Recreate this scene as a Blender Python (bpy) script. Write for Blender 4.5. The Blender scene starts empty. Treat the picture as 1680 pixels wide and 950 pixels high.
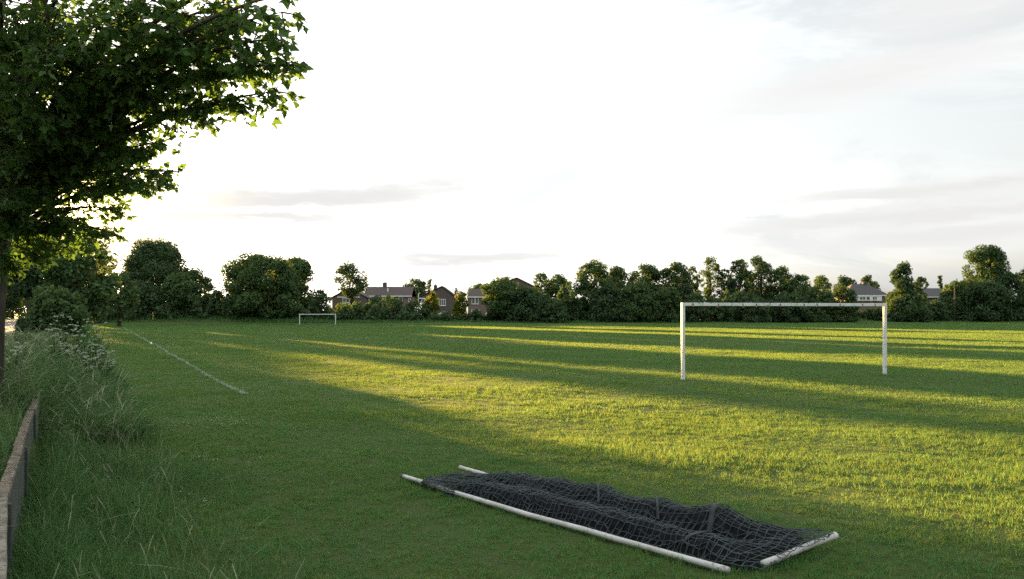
import bpy, math, random
import numpy as np
from mathutils import Vector, Matrix

SC = bpy.context.scene
COL = SC.collection
RNG = np.random.default_rng(7)
random.seed(7)
PI = math.pi

# ------------------------------------------------------------------ camera, sky, sun, exposure
F = 1318.0 / 1680.0          # focal length over picture width
EYE = 2.15
cam = bpy.data.cameras.new('camera')
cam.sensor_width = 36.0
cam.lens = 36.0 * F
cam.shift_y = 37.0 / 1680.0
cam.clip_start = 0.1
cam.clip_end = 9000.0
cam.dof.use_dof = True
cam.dof.focus_distance = 17.0
cam.dof.aperture_fstop = 7.0
camo = bpy.data.objects.new('camera', cam)
COL.objects.link(camo)
camo.location = (0, 0, EYE)
camo.rotation_euler = (PI / 2, 0, 0)
SC.camera = camo

SUN_AZ = math.radians(-32.6)          # from +Y towards +X
ROAD_AZ = math.radians(-28.3)         # the road, wall and touchline run this way
SUN_EL = math.radians(5.25)
SUN_DIR = Vector((math.sin(SUN_AZ) * math.cos(SUN_EL), math.cos(SUN_AZ) * math.cos(SUN_EL), math.sin(SUN_EL)))

sun = bpy.data.lights.new('sun', 'SUN')
sun.energy = 5.0
sun.angle = math.radians(0.5)
sun.color = (1.0, 0.60, 0.17)
suno = bpy.data.objects.new('sun', sun)
COL.objects.link(suno)
suno.rotation_euler = SUN_DIR.to_track_quat('Z', 'Y').to_euler()
suno.location = (-60, 100, 60)

SC.view_settings.view_transform = 'Standard'
SC.view_settings.look = 'None'
SC.view_settings.gamma = 1.0
SC.view_settings.use_curve_mapping = False
SC.view_settings.exposure = 3.1
SC.cycles.max_bounces = 8
SC.cycles.transmission_bounces = 6
SC.cycles.transparent_max_bounces = 8
SC.cycles.sample_clamp_indirect = 4.0
SC.cycles.use_denoising = False


class NT:
    """small helper around a node tree"""
    def __init__(s, tree):
        s.t = tree
        s.n = tree.nodes
        s.l = tree.links

    def add(s, kind, **kw):
        n = s.n.new(kind)
        for k, v in kw.items():
            if k.startswith('i_'):
                n.inputs[k[2:].replace('_', ' ')].default_value = v
            else:
                setattr(n, k, v)
        return n

    def link(s, a, b):
        s.l.new(a, b)

    def math(s, op, a, b=None, clamp=False):
        n = s.n.new('ShaderNodeMath')
        n.operation = op
        n.use_clamp = clamp
        for i, v in enumerate((a, b)):
            if v is None:
                continue
            if isinstance(v, (int, float)):
                n.inputs[i].default_value = v
            else:
                s.l.new(v, n.inputs[i])
        return n.outputs[0]

    def mixc(s, f, a, b, blend='MIX'):
        n = s.n.new('ShaderNodeMix')
        n.data_type = 'RGBA'
        n.blend_type = blend
        n.clamp_factor = True
        for idx, v in ((0, f), (6, a), (7, b)):
            if isinstance(v, (int, float)):
                n.inputs[idx].default_value = v
            elif isinstance(v, tuple):
                n.inputs[idx].default_value = (*v, 1.0) if len(v) == 3 else v
            else:
                s.l.new(v, n.inputs[idx])
        return n.outputs[2]

    def ramp(s, f, stops):
        n = s.n.new('ShaderNodeValToRGB')
        el = n.color_ramp.elements
        while len(el) < len(stops):
            el.new(0.5)
        for e, (p, c) in zip(el, stops):
            e.position = p
            e.color = (c, c, c, 1) if isinstance(c, (int, float)) else (*c, 1)
        s.l.new(f, n.inputs[0])
        return n.outputs[0]

    def noise(s, vec, scale, detail=3.0, rough=0.55, dist=0.0):
        n = s.n.new('ShaderNodeTexNoise')
        n.inputs['Scale'].default_value = scale
        n.inputs['Detail'].default_value = detail
        n.inputs['Roughness'].default_value = rough
        n.inputs['Distortion'].default_value = dist
        if vec is not None:
            s.l.new(vec, n.inputs['Vector'])
        return n.outputs[0]

    def mapping(s, vec, scale=(1, 1, 1), rot=(0, 0, 0), loc=(0, 0, 0)):
        n = s.n.new('ShaderNodeMapping')
        n.inputs['Scale'].default_value = scale
        n.inputs['Rotation'].default_value = rot
        n.inputs['Location'].default_value = loc
        s.l.new(vec, n.inputs['Vector'])
        return n.outputs[0]


world = bpy.data.worlds.new('World')
SC.world = world
world.use_nodes = True
w = NT(world.node_tree)
w.n.clear()
sky = w.add('ShaderNodeTexSky', sky_type='NISHITA', sun_disc=False, sun_elevation=SUN_EL,
            sun_rotation=SUN_AZ, altitude=0.0, air_density=1.0, dust_density=2.2, ozone_density=1.0)
tc = w.add('ShaderNodeTexCoord')
gen = tc.outputs['Generated']
bw = w.add('ShaderNodeRGBToBW')
w.link(sky.outputs[0], bw.inputs[0])
# a thin veil of high cloud that whitens the whole sky
veil = w.add('ShaderNodeCombineColor')
sepv = w.add('ShaderNodeSeparateXYZ')
w.link(gen, sepv.inputs[0])
# added overhead brightness, out of view, fills the shaded grass; also brighter towards the sun
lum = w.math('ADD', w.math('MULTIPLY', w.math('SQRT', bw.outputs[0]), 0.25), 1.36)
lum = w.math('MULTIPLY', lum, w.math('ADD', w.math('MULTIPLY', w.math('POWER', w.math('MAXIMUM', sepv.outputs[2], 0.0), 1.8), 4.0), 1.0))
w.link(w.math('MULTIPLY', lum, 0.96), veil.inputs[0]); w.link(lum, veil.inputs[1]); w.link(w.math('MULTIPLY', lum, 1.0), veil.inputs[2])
st2 = w.noise(w.mapping(gen, (2.5, 2.5, 9.0), (0.2, 0.25, 0.0), (1.3, 2.1, 0.4)), 1.8, 7.0, 0.65, 0.8)
thin = w.ramp(st2, [(0.40, 0.12), (0.62, 0.95)])
pale = w.add('ShaderNodeCombineColor')
for k_, g_ in enumerate((0.97, 1.0, 1.02)):
    w.link(w.math('MULTIPLY', bw.outputs[0], g_), pale.inputs[k_])
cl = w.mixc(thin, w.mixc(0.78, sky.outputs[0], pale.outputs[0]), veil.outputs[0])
# grey cirrus streaks low over the horizon: thin long drifts, each a little ragged
az = w.math('MULTIPLY', w.math('ARCTAN2', sepv.outputs[0], sepv.outputs[1]), 180 / PI)
el = w.math('MULTIPLY', w.math('ARCSINE', sepv.outputs[2]), 180 / PI)
rag = w.math('SUBTRACT', w.noise(w.mapping(gen, (4, 4, 26), (0.04, -0.06, 0.0)), 2.0, 6.0, 0.62, 0.4), 0.5)
rag2 = w.noise(w.mapping(gen, (6, 6, 60), (0.03, -0.05, 0.2), (3, 1, 2)), 2.2, 6.0, 0.65, 0.3)


def streak(az0, azw, el0, slope, elw, depth):
    da = w.math('DIVIDE', w.math('SUBTRACT', az, az0), azw)
    along = w.math('POWER', 2.718, w.math('MULTIPLY', w.math('POWER', w.math('ABSOLUTE', da), 2.6), -1.0))
    de = w.math('SUBTRACT', el, w.math('ADD', w.math('MULTIPLY', w.math('SUBTRACT', az, az0), slope), el0))
    de = w.math('DIVIDE', w.math('ADD', de, w.math('MULTIPLY', rag, 2.2)), elw)
    across = w.math('POWER', 2.718, w.math('MULTIPLY', w.math('MULTIPLY', de, de), -1.0))
    m_ = w.math('MULTIPLY', w.math('MULTIPLY', along, across), depth)
    return w.math('MULTIPLY', m_, w.math('ADD', w.math('MULTIPLY', rag2, 0.6), 0.75), True)


tot = None
for args in ((-14.0, 9.5, 7.9, 0.085, 0.8, 1.0), (-17.5, 7.0, 6.5, 0.02, 0.5, 0.85), (-3.0, 8.0, 3.8, 0.02, 0.6, 0.75), (29.0, 9.5, 7.7, 0.02, 0.45, 0.95), (27.0, 12.0, 6.2, 0.05, 0.5, 0.95),
             (30.0, 10.0, 4.9, 0.03, 0.8, 0.9), (24.0, 10.0, 15.0, 0.12, 1.2, 0.45), (33.0, 9.0, 19.5, 0.1, 2.2, 0.5), (62.0, 18.0, 9.0, 0.02, 0.8, 0.9), (-62.0, 20.0, 10.0, 0.02, 0.9, 0.9),
             (120.0, 26.0, 12.0, 0.02, 1.2, 0.9), (-130.0, 28.0, 9.0, 0.01, 1.0, 0.9)):
    sm = streak(*args)
    tot = sm if tot is None else w.math('MAXIMUM', tot, sm)
inv = w.math('SUBTRACT', 1.0, tot)
soft = w.math('SUBTRACT', 1.0, w.math('POWER', inv, 3.0))
grey = w.math('SUBTRACT', 2.12, w.math('MULTIPLY', tot, 0.22))
gcol = w.add('ShaderNodeCombineColor')
for k_, g_ in enumerate((1.0, 0.995, 0.98)):
    w.link(w.math('MULTIPLY', grey, g_), gcol.inputs[k_])
cl = w.mixc(soft, cl, gcol.outputs[0])
# painted golden sun glow and bright core, set apart from the sun lamp's direction
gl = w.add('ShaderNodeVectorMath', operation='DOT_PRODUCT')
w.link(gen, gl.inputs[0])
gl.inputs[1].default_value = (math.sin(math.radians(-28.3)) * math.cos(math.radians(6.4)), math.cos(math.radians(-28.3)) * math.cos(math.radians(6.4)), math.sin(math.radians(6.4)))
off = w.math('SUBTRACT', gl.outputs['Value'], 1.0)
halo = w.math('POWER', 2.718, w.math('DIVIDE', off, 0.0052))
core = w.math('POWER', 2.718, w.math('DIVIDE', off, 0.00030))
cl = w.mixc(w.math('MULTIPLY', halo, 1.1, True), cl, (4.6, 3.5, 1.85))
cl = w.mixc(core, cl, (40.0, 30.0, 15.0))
bg = w.add('ShaderNodeBackground')
bg.inputs['Strength'].default_value = 0.052
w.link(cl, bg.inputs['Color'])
wo = w.add('ShaderNodeOutputWorld')
w.link(bg.outputs[0], wo.inputs['Surface'])


# ------------------------------------------------------------------ helpers
def at(px, py, d):
    """a point of the place: seen at px, py of the 1680 x 950 photograph, d metres ahead"""
    return Vector(((px - 840) / 1318.0 * d, d, EYE + (512 - py) / 1318.0 * d))


def mat(name):
    m = bpy.data.materials.new(name)
    m.use_nodes = True
    t = NT(m.node_tree)
    t.n.clear()
    out = t.add('ShaderNodeOutputMaterial')
    return m, t, out


def solid_mat(name, c1, c2, scale, rough=0.8, bump=0.3, bscale=None, spec=0.3, stops=(0.35, 0.7), detail=5, c3=None, s3=None, stretch=(1, 1, 1)):
    m, t, out = mat(name)
    co = t.add('ShaderNodeTexCoord').outputs['Object']
    co = t.mapping(co, stretch)
    n1 = t.noise(co, scale, detail, 0.6)
    f = t.ramp(n1, [(stops[0], 0.0), (stops[1], 1.0)])
    c = t.mixc(f, c1, c2)
    if c3:
        n3 = t.noise(co, s3, 6, 0.7, 0.6)
        c = t.mixc(t.ramp(n3, [(0.56, 0.0), (0.66, 1.0)]), c, c3)
    b = t.add('ShaderNodeBsdfPrincipled')
    b.inputs['Roughness'].default_value = rough
    b.inputs['Specular IOR Level'].default_value = spec
    t.link(c, b.inputs['Base Color'])
    if bump:
        bn = t.add('ShaderNodeBump')
        bn.inputs['Strength'].default_value = bump
        bn.inputs['Distance'].default_value = 0.02
        t.link(t.noise(co, bscale or scale * 4, 6, 0.7), bn.inputs['Height'])
        t.link(bn.outputs[0], b.inputs['Normal'])
    t.link(b.outputs[0], out.inputs[0])
    return m


def leaf_mat(name, c1, c2, trans, scale=0.35, tfac=0.45, gloss=0.08, fine=None, straw=False):
    """two sided leaf: diffuse, light shining through, a little gloss; colour varies over the plant"""
    m, t, out = mat(name)
    pos = t.add('ShaderNodeNewGeometry').outputs['Position']
    n1 = t.noise(pos, scale, *(fine or (4, 0.6)))
    at_ = t.add('ShaderNodeAttribute', attribute_name='tint')
    f = t.math('ADD', t.math('MULTIPLY', n1, 0.55), t.math('MULTIPLY', at_.outputs['Fac'], 0.5))
    f = t.ramp(f, [(0.30, 0.0), (0.75, 1.0)])
    c = t.mixc(f, c1, c2)
    if straw:
        c = t.mixc(t.ramp(at_.outputs['Fac'], [(0.935, 0.0), (0.955, 1.0)]), c, (0.20, 0.19, 0.085))
        n4 = t.noise(pos, 1.7, 6, 0.7)
        c = t.mixc(t.ramp(n4, [(0.58, 0.0), (0.74, 0.55)]), c, (0.11, 0.135, 0.045))
        n5 = t.noise(pos, 3.1, 5, 0.65)
        c = t.mixc(t.ramp(n5, [(0.30, 0.60), (0.46, 0.0)]), c, (0.018, 0.075, 0.024))
    d = t.add('ShaderNodeBsdfDiffuse')
    t.link(c, d.inputs[0])
    tr = t.add('ShaderNodeBsdfTranslucent')
    t.link(t.mixc(0.5, c, trans), tr.inputs[0])
    mx = t.add('ShaderNodeMixShader')
    mx.inputs[0].default_value = tfac
    t.link(d.outputs[0], mx.inputs[1]); t.link(tr.outputs[0], mx.inputs[2])
    g = t.add('ShaderNodeBsdfGlossy')
    g.inputs['Roughness'].default_value = 0.6 if straw else 0.45
    g.inputs[0].default_value = (0.55, 0.95, 0.50, 1) if straw else (0.9, 0.95, 0.9, 1)
    m2 = t.add('ShaderNodeMixShader')
    fr = t.add('ShaderNodeFresnel')
    fr.inputs[0].default_value = 1.3
    t.link(t.math('MULTIPLY', fr.outputs[0], gloss * 4), m2.inputs[0])
    t.link(mx.outputs[0], m2.inputs[1]); t.link(g.outputs[0], m2.inputs[2])
    t.link(m2.outputs[0], out.inputs[0])
    return m


def obj(name, me, m=None, parent=None, label=None, cat=None, group=None, kind=None):
    o = bpy.data.objects.new(name, me)
    COL.objects.link(o)
    if parent is not None:
        o.parent = parent
    if m is not None and me is not None and len(me.materials) == 0:
        me.materials.append(m)
    if label: o['label'] = label
    if cat: o['category'] = cat
    if group: o['group'] = group
    if kind: o['kind'] = kind
    return o


def thing(name, label, cat, loc=(0, 0, 0), rz=0.0, group=None):
    o = obj(name, None, None, None, label, cat, group)
    o.location = loc
    o.rotation_euler = (0, 0, rz)
    o.empty_display_size = 0.3
    return o


def mesh_np(name, V, faces, tint=None, smooth=False):
    """V (n,3); faces: list of index arrays of shape (m,k)"""
    me = bpy.data.meshes.new(name)
    V = np.asarray(V, dtype=np.float32)
    me.vertices.add(len(V))
    me.vertices.foreach_set('co', V.ravel())
    if isinstance(faces, np.ndarray):
        faces = [faces]
    li = np.concatenate([f.ravel() for f in faces]).astype(np.int32)
    tot = np.concatenate([np.full(len(f), f.shape[1], np.int32) for f in faces])
    st = np.concatenate(([0], np.cumsum(tot)[:-1])).astype(np.int32)
    me.loops.add(len(li))
    me.loops.foreach_set('vertex_index', li)
    me.polygons.add(len(tot))
    me.polygons.foreach_set('loop_start', st)
    if smooth:
        me.polygons.foreach_set('use_smooth', np.ones(len(tot), dtype=bool))
    if tint is not None:
        a = me.attributes.new('tint', 'FLOAT', 'POINT')
        a.data.foreach_set('value', np.asarray(tint, dtype=np.float32))
    me.update(calc_edges=True)
    return me


class MB:
    """collects simple solids into one mesh"""
    def __init__(s):
        s.v = []; s.q = []; s.tq = []; s.poly = []

    def box(s, c, size, rz=0.0, bevel=0.0):
        x, y, z = (k / 2 for k in size)
        b = len(s.v)
        R = Matrix.Rotation(rz, 3, 'Z')
        for p in ((-x, -y, -z), (x, -y, -z), (x, y, -z), (-x, y, -z), (-x, -y, z), (x, -y, z), (x, y, z), (-x, y, z)):
            s.v.append(tuple(R @ Vector(p) + Vector(c)))
        for f in ((0, 3, 2, 1), (4, 5, 6, 7), (0, 1, 5, 4), (1, 2, 6, 5), (2, 3, 7, 6), (3, 0, 4, 7)):
            s.poly.append(tuple(b + i for i in f))
        return s

    def prism(s, pts, d):
        """pts: planar polygon (3d points), extruded along vector d"""
        b = len(s.v); n = len(pts); d = Vector(d)
        for p in pts: s.v.append(tuple(p))
        for p in pts: s.v.append(tuple(Vector(p) + d))
        s.poly.append(tuple(b + i for i in reversed(range(n))))
        s.poly.append(tuple(b + n + i for i in range(n)))
        for i in range(n):
            j = (i + 1) % n
            s.poly.append((b + i, b + j, b + n + j, b + n + i))
        return s

    def tube(s, pts, rad, n=8, cap=True):
        pts = [Vector(p) for p in pts]
        if isinstance(rad, (int, float)): rad = [rad] * len(pts)
        b = len(s.v)
        up = Vector((0, 0, 1))
        for i, p in enumerate(pts):
            d = (pts[min(i + 1, len(pts) - 1)] - pts[max(i - 1, 0)]).normalized()
            a = d.cross(up if abs(d.z) < 0.95 else Vector((1, 0, 0))).normalized()
            c = d.cross(a).normalized()
            for k in range(n):
                t = 2 * PI * k / n
                s.v.append(tuple(p + (a * math.cos(t) + c * math.sin(t)) * rad[i]))
        for i in range(len(pts) - 1):
            for k in range(n):
                k2 = (k + 1) % n
                s.poly.append((b + i * n + k, b + i * n + k2, b + (i + 1) * n + k2, b + (i + 1) * n + k))
        if cap:
            s.poly.append(tuple(b + k for k in reversed(range(n))))
            s.poly.append(tuple(b + (len(pts) - 1) * n + k for k in range(n)))
        return s

    def mesh(s, name, smooth=False):
        me = bpy.data.meshes.new(name)
        me.from_pydata(s.v, [], s.poly)
        if smooth:
            me.polygons.foreach_set('use_smooth', np.ones(len(me.polygons), dtype=bool))
        me.update()
        return me

    def build(s, name, m, parent=None, smooth=False, **kw):
        return obj(name, s.mesh(name, smooth), m, parent, **kw)


# ------------------------------------------------------------------ ground form
ca, sa = math.cos(ROAD_AZ), math.sin(ROAD_AZ)


def uv_of(x, y):
    """u: metres to the right of the line that runs from the camera along the road, s: metres along it"""
    return x * ca - y * sa, x * sa + y * ca


def xy_of(u, s):
    return u * ca + s * sa, -u * sa + s * ca


def sstep(a, b, x):
    t = np.clip((x - a) / (b - a), 0, 1)
    return t * t * (3 - 2 * t)


_WA = [(math.cos(a) * 2 * PI / l, math.sin(a) * 2 * PI / l, ph, am) for a, l, ph, am in
       [(0.3, 7.1, 0.2, .016), (1.9, 5.3, 1.4, .013), (1.2, 3.1, 2.2, .010), (2.6, 2.3, 4.1, .008), (1.5, 1.45, 0.7, .006),
        (0.8, 11.7, 3.3, .02), (1.62, 0.93, 5.2, .004), (2.2, 17.0, 1.0, .03)]]
FAR_EDGE = np.array([(-130, 100), (-75, 132), (-50, 141), (0, 152), (60, 166), (140, 182), (300, 200)], float)


def far_y(x):
    return np.interp(x, FAR_EDGE[:, 0], FAR_EDGE[:, 1])


def ground_z(x, y):
    x = np.asarray(x, float); y = np.asarray(y, float)
    z = np.zeros(np.broadcast(x, y).shape)
    for kx, ky, ph, am in _WA:
        z = z + 0.65 * am * np.sin(kx * x + ky * y + ph)
    u, s = uv_of(x, y)
    soft = sstep(13, 22, s)
    hi = 0.62 + 0.25 * sstep(14, 22, s) - 0.25 * sstep(40, 80, s)
    bank = hi * ((1 - soft) * (1 - sstep(-0.60, -0.50, u)) + soft * (1 - sstep(-1.0, 0.9, u)))
    bank = bank * (1 - sstep(-3.9, -5.4, u) * 0.0)
    road = sstep(-4.2, -4.9, u)
    bank = bank * (1 - road) + road * 0.38
    z = z * (1 - sstep(0.5, -0.5, u)) + bank * np.where(s > -10, 1, 1)
    # rough bank behind the far side of the field
    dy = y - far_y(x)
    z = z + sstep(-1.0, 5.0, dy) * (0.35 + 0.75 * np.exp(-((x + 58) / 16) ** 2) + 0.55 * np.exp(-((x - 72) / 7) ** 2)) * sstep(-6, 3, u)
    # little mound at the near goal's far post
    z = z + 0.07 * np.exp(-(((x - 12.6) / 0.9) ** 2 + ((y - 26.7) / 0.6) ** 2))
    return z


def gz(x, y):
    return float(ground_z(x, y))


# ------------------------------------------------------------------ materials
M = {}
M['lawn'] = leaf_mat('lawn grass', (0.019, 0.110, 0.030), (0.072, 0.222, 0.080), (0.28, 0.28, 0.04), 0.45, 0.5, 0.013, (8, 0.72), True)
M['long_grass'] = leaf_mat('long grass', (0.016, 0.070, 0.018), (0.120, 0.225, 0.082), (0.14, 0.22, 0.06), 0.9, 0.40, 0.0)
M['dry_grass'] = leaf_mat('dry grass', (0.14, 0.17, 0.09), (0.26, 0.28, 0.18), (0.10, 0.11, 0.06), 1.5, 0.25, 0.0)
M['near_leaf'] = leaf_mat('broad leaf', (0.040, 0.095, 0.028), (0.100, 0.175, 0.048), (0.14, 0.25, 0.03), 0.8, 0.40, 0.03)
M['dark_leaf'] = leaf_mat('dark foliage', (0.042, 0.078, 0.040), (0.086, 0.136, 0.060), (0.10, 0.13, 0.02), 0.22, 0.28, 0.0)
M['mid_leaf'] = leaf_mat('green foliage', (0.048, 0.096, 0.042), (0.102, 0.164, 0.062), (0.14, 0.17, 0.03), 0.25, 0.34, 0.0)
M['pale_leaf'] = leaf_mat('pale foliage', (0.045, 0.090, 0.038), (0.096, 0.145, 0.058), (0.09, 0.13, 0.05), 0.3, 0.40, 0.0)
M['gold_leaf'] = leaf_mat('yellow green foliage', (0.055, 0.095, 0.016), (0.150, 0.165, 0.028), (0.20, 0.20, 0.03), 0.4, 0.45, 0.0)
M['umbel'] = leaf_mat('white blossom', (0.34, 0.38, 0.29), (0.52, 0.54, 0.45), (0.4, 0.42, 0.33), 2.0, 0.3, 0.0)
M['bark'] = solid_mat('bark', (0.030, 0.024, 0.018), (0.085, 0.072, 0.058), 6, 0.9, 0.8, 22, 0.2, stretch=(1, 1, .25))
M['paint'] = solid_mat('weathered white paint', (0.66, 0.67, 0.66), (0.50, 0.50, 0.48), 3.5, 0.45, 0.15, 30, 0.4, (0.4, 0.75), 6, (0.16, 0.13, 0.11), 9.0)
M['paint2'] = solid_mat('dirty white tube', (0.50, 0.50, 0.48), (0.30, 0.29, 0.26), 4.5, 0.5, 0.15, 30, 0.4, (0.35, 0.75), 6, (0.12, 0.10, 0.08), 11.0)
M['hook'] = solid_mat('dark steel', (0.03, 0.03, 0.03), (0.08, 0.06, 0.05), 12, 0.6, 0.1)
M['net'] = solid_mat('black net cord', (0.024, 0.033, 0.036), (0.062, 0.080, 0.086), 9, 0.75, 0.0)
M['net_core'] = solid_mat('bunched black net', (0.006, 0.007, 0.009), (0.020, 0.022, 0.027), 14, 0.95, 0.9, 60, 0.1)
M['webbing'] = solid_mat('grey webbing', (0.025, 0.029, 0.033), (0.055, 0.06, 0.065), 12, 0.85, 0.2, 90)
M['cap'] = solid_mat('weathered cap board', (0.225, 0.185, 0.140), (0.085, 0.070, 0.054), 13, 0.9, 1.0, 45, 0.2, (0.38, 0.62), 8, (0.045, 0.042, 0.036), 17.0)
M['cap_pale'] = solid_mat('pale cap board', (0.26, 0.235, 0.195), (0.13, 0.115, 0.092), 12, 0.9, 1.0, 45, 0.2, (0.38, 0.64), 8, (0.075, 0.07, 0.06), 19.0)
M['panel'] = solid_mat('grey concrete panel', (0.075, 0.088, 0.078), (0.040, 0.050, 0.042), 4, 0.9, 0.4, 40, 0.2, (0.35, 0.7), 6, (0.05, 0.065, 0.045), 5.0)
M['asphalt'] = solid_mat('asphalt', (0.16, 0.155, 0.15), (0.11, 0.105, 0.10), 1.2, 0.85, 0.4, 120, 0.3)
M['kerb'] = solid_mat('kerb stone', (0.50, 0.47, 0.40), (0.36, 0.34, 0.30), 5, 0.9, 0.3, 40)
M['brick'] = solid_mat('brown brick wall', (0.125, 0.098, 0.088), (0.085, 0.070, 0.064), 5, 0.9, 0.3, 30)
M['brick_red'] = solid_mat('red brick wall', (0.20, 0.145, 0.125), (0.15, 0.11, 0.098), 5, 0.9, 0.3, 30)
M['render'] = solid_mat('pale rendered wall', (0.52, 0.50, 0.46), (0.42, 0.40, 0.37), 2, 0.9, 0.1, 30)
M['tile'] = solid_mat('brown roof tile', (0.085, 0.066, 0.058), (0.058, 0.047, 0.043), 3, 0.85, 0.5, 25)
M['slate'] = solid_mat('grey roof tile', (0.078, 0.076, 0.078), (0.052, 0.051, 0.053), 3, 0.85, 0.5, 25)
M['trim'] = solid_mat('white trim', (0.80, 0.80, 0.78), (0.70, 0.70, 0.68), 3, 0.5, 0.0)
M['canvas'] = solid_mat('grey green canvas', (0.33, 0.35, 0.32), (0.25, 0.27, 0.25), 3, 0.85, 0.1, 40)
M['pole_wood'] = solid_mat('dark timber pole', (0.07, 0.06, 0.05), (0.045, 0.04, 0.035), 3, 0.9, 0.3, 30)


def glass_mat():
    m, t, out = mat('window glass')
    b = t.add('ShaderNodeBsdfPrincipled')
    n = t.noise(t.add('ShaderNodeTexCoord').outputs['Object'], 1.3, 2)
    t.link(t.mixc(n, (0.05, 0.06, 0.07), (0.11, 0.13, 0.14)), b.inputs['Base Color'])
    b.inputs['Roughness'].default_value = 0.08
    b.inputs['Specular IOR Level'].default_value = 0.8
    t.link(b.outputs[0], out.inputs[0])
    return m


M['glass'] = glass_mat()


def ground_mat():
    m, t, out = mat('field ground')
    pos = t.add('ShaderNodeNewGeometry').outputs['Position']
    n1 = t.noise(pos, 0.3, 5, 0.6)
    n2 = t.noise(pos, 9.0, 5, 0.7)
    c = t.mixc(n1, (0.028, 0.060, 0.012), (0.050, 0.090, 0.018))
    c = t.mixc(t.ramp(n2, [(0.45, 0.0), (0.75, 1.0)]), c, (0.055, 0.050, 0.025))
    b = t.add('ShaderNodeBsdfPrincipled')
    b.inputs['Roughness'].default_value = 0.95
    b.inputs['Specular IOR Level'].default_value = 0.1
    t.link(c, b.inputs['Base Color'])
    bn = t.add('ShaderNodeBump')
    bn.inputs['Strength'].default_value = 0.8
    bn.inputs['Distance'].default_value = 0.05
    t.link(t.noise(pos, 6.0, 8, 0.8), bn.inputs['Height'])
    t.link(bn.outputs[0], b.inputs['Normal'])
    t.link(b.outputs[0], out.inputs[0])
    return m


# ------------------------------------------------------------------ ground sheet
def build_ground():
    r = [0.0]
    d = 0.5
    while d < 4500:
        r.append(d)
        d *= 1.055 if d < 260 else 1.3
    r = np.array(r[1:])
    na = 400
    # angles denser ahead of the camera
    tt = np.linspace(-PI, PI, na, endpoint=False)
    ang = tt - 0.55 * np.sin(tt)
    A, R = np.meshgrid(ang, r, indexing='ij')
    X = R * np.sin(A); Y = R * np.cos(A)
    Z = ground_z(X, Y)
    V = np.stack([X, Y, Z], -1).reshape(-1, 3)
    nr = len(r)
    i = np.arange(na)[:, None]; j = np.arange(nr - 1)[None, :]
    a = i * nr + j; b = ((i + 1) % na) * nr + j
    q = np.stack([a, a + 1, b + 1, b], -1).reshape(-1, 4)
    V = np.vstack([V, [[0, 0, gz(0, 0)]]])
    ctr = len(V) - 1
    ii = np.arange(na)
    tri = np.stack([ii * nr, ((ii + 1) % na) * nr, np.full(na, ctr)], -1)
    me = mesh_np('field', V, [q[:, ::-1], tri], smooth=True)
    obj('field', me, ground_mat(), kind='structure')


build_ground()


def ribbon(name, ua, ub, s0, s1, z, m, step=3.0, kind='structure', thick=0.0):
    n = int((s1 - s0) / step) + 1
    s = np.linspace(s0, s1, n)
    xa, ya = xy_of(ua, s); xb, yb = xy_of(ub, s)
    rows = [np.stack([xa, ya, np.full(n, z - thick)], -1), np.stack([xa, ya, np.full(n, z)], -1),
            np.stack([xb, yb, np.full(n, z)], -1), np.stack([xb, yb, np.full(n, z - thick)], -1)]
    if not thick:
        rows = rows[1:3]
    k = len(rows)
    V = np.stack(rows, 1).reshape(-1, 3)
    i = np.arange(n - 1)[:, None]
    q = []
    for c in range(k - 1):
        q.append(np.stack([i[:, 0] * k + c, i[:, 0] * k + c + 1, (i[:, 0] + 1) * k + c + 1, (i[:, 0] + 1) * k + c], -1))
    return obj(name, mesh_np(name, V, np.concatenate(q)), m, kind=kind)


ribbon('road', -12.4, -5.05, -12, 215, 0.50, M['asphalt'])
ribbon('kerb', -5.05, -4.80, -12, 215, 0.61, M['kerb'], thick=0.25)
ribbon('kerb_opposite', -12.65, -12.4, -12, 215, 0.61, M['kerb'], thick=0.25)


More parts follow.
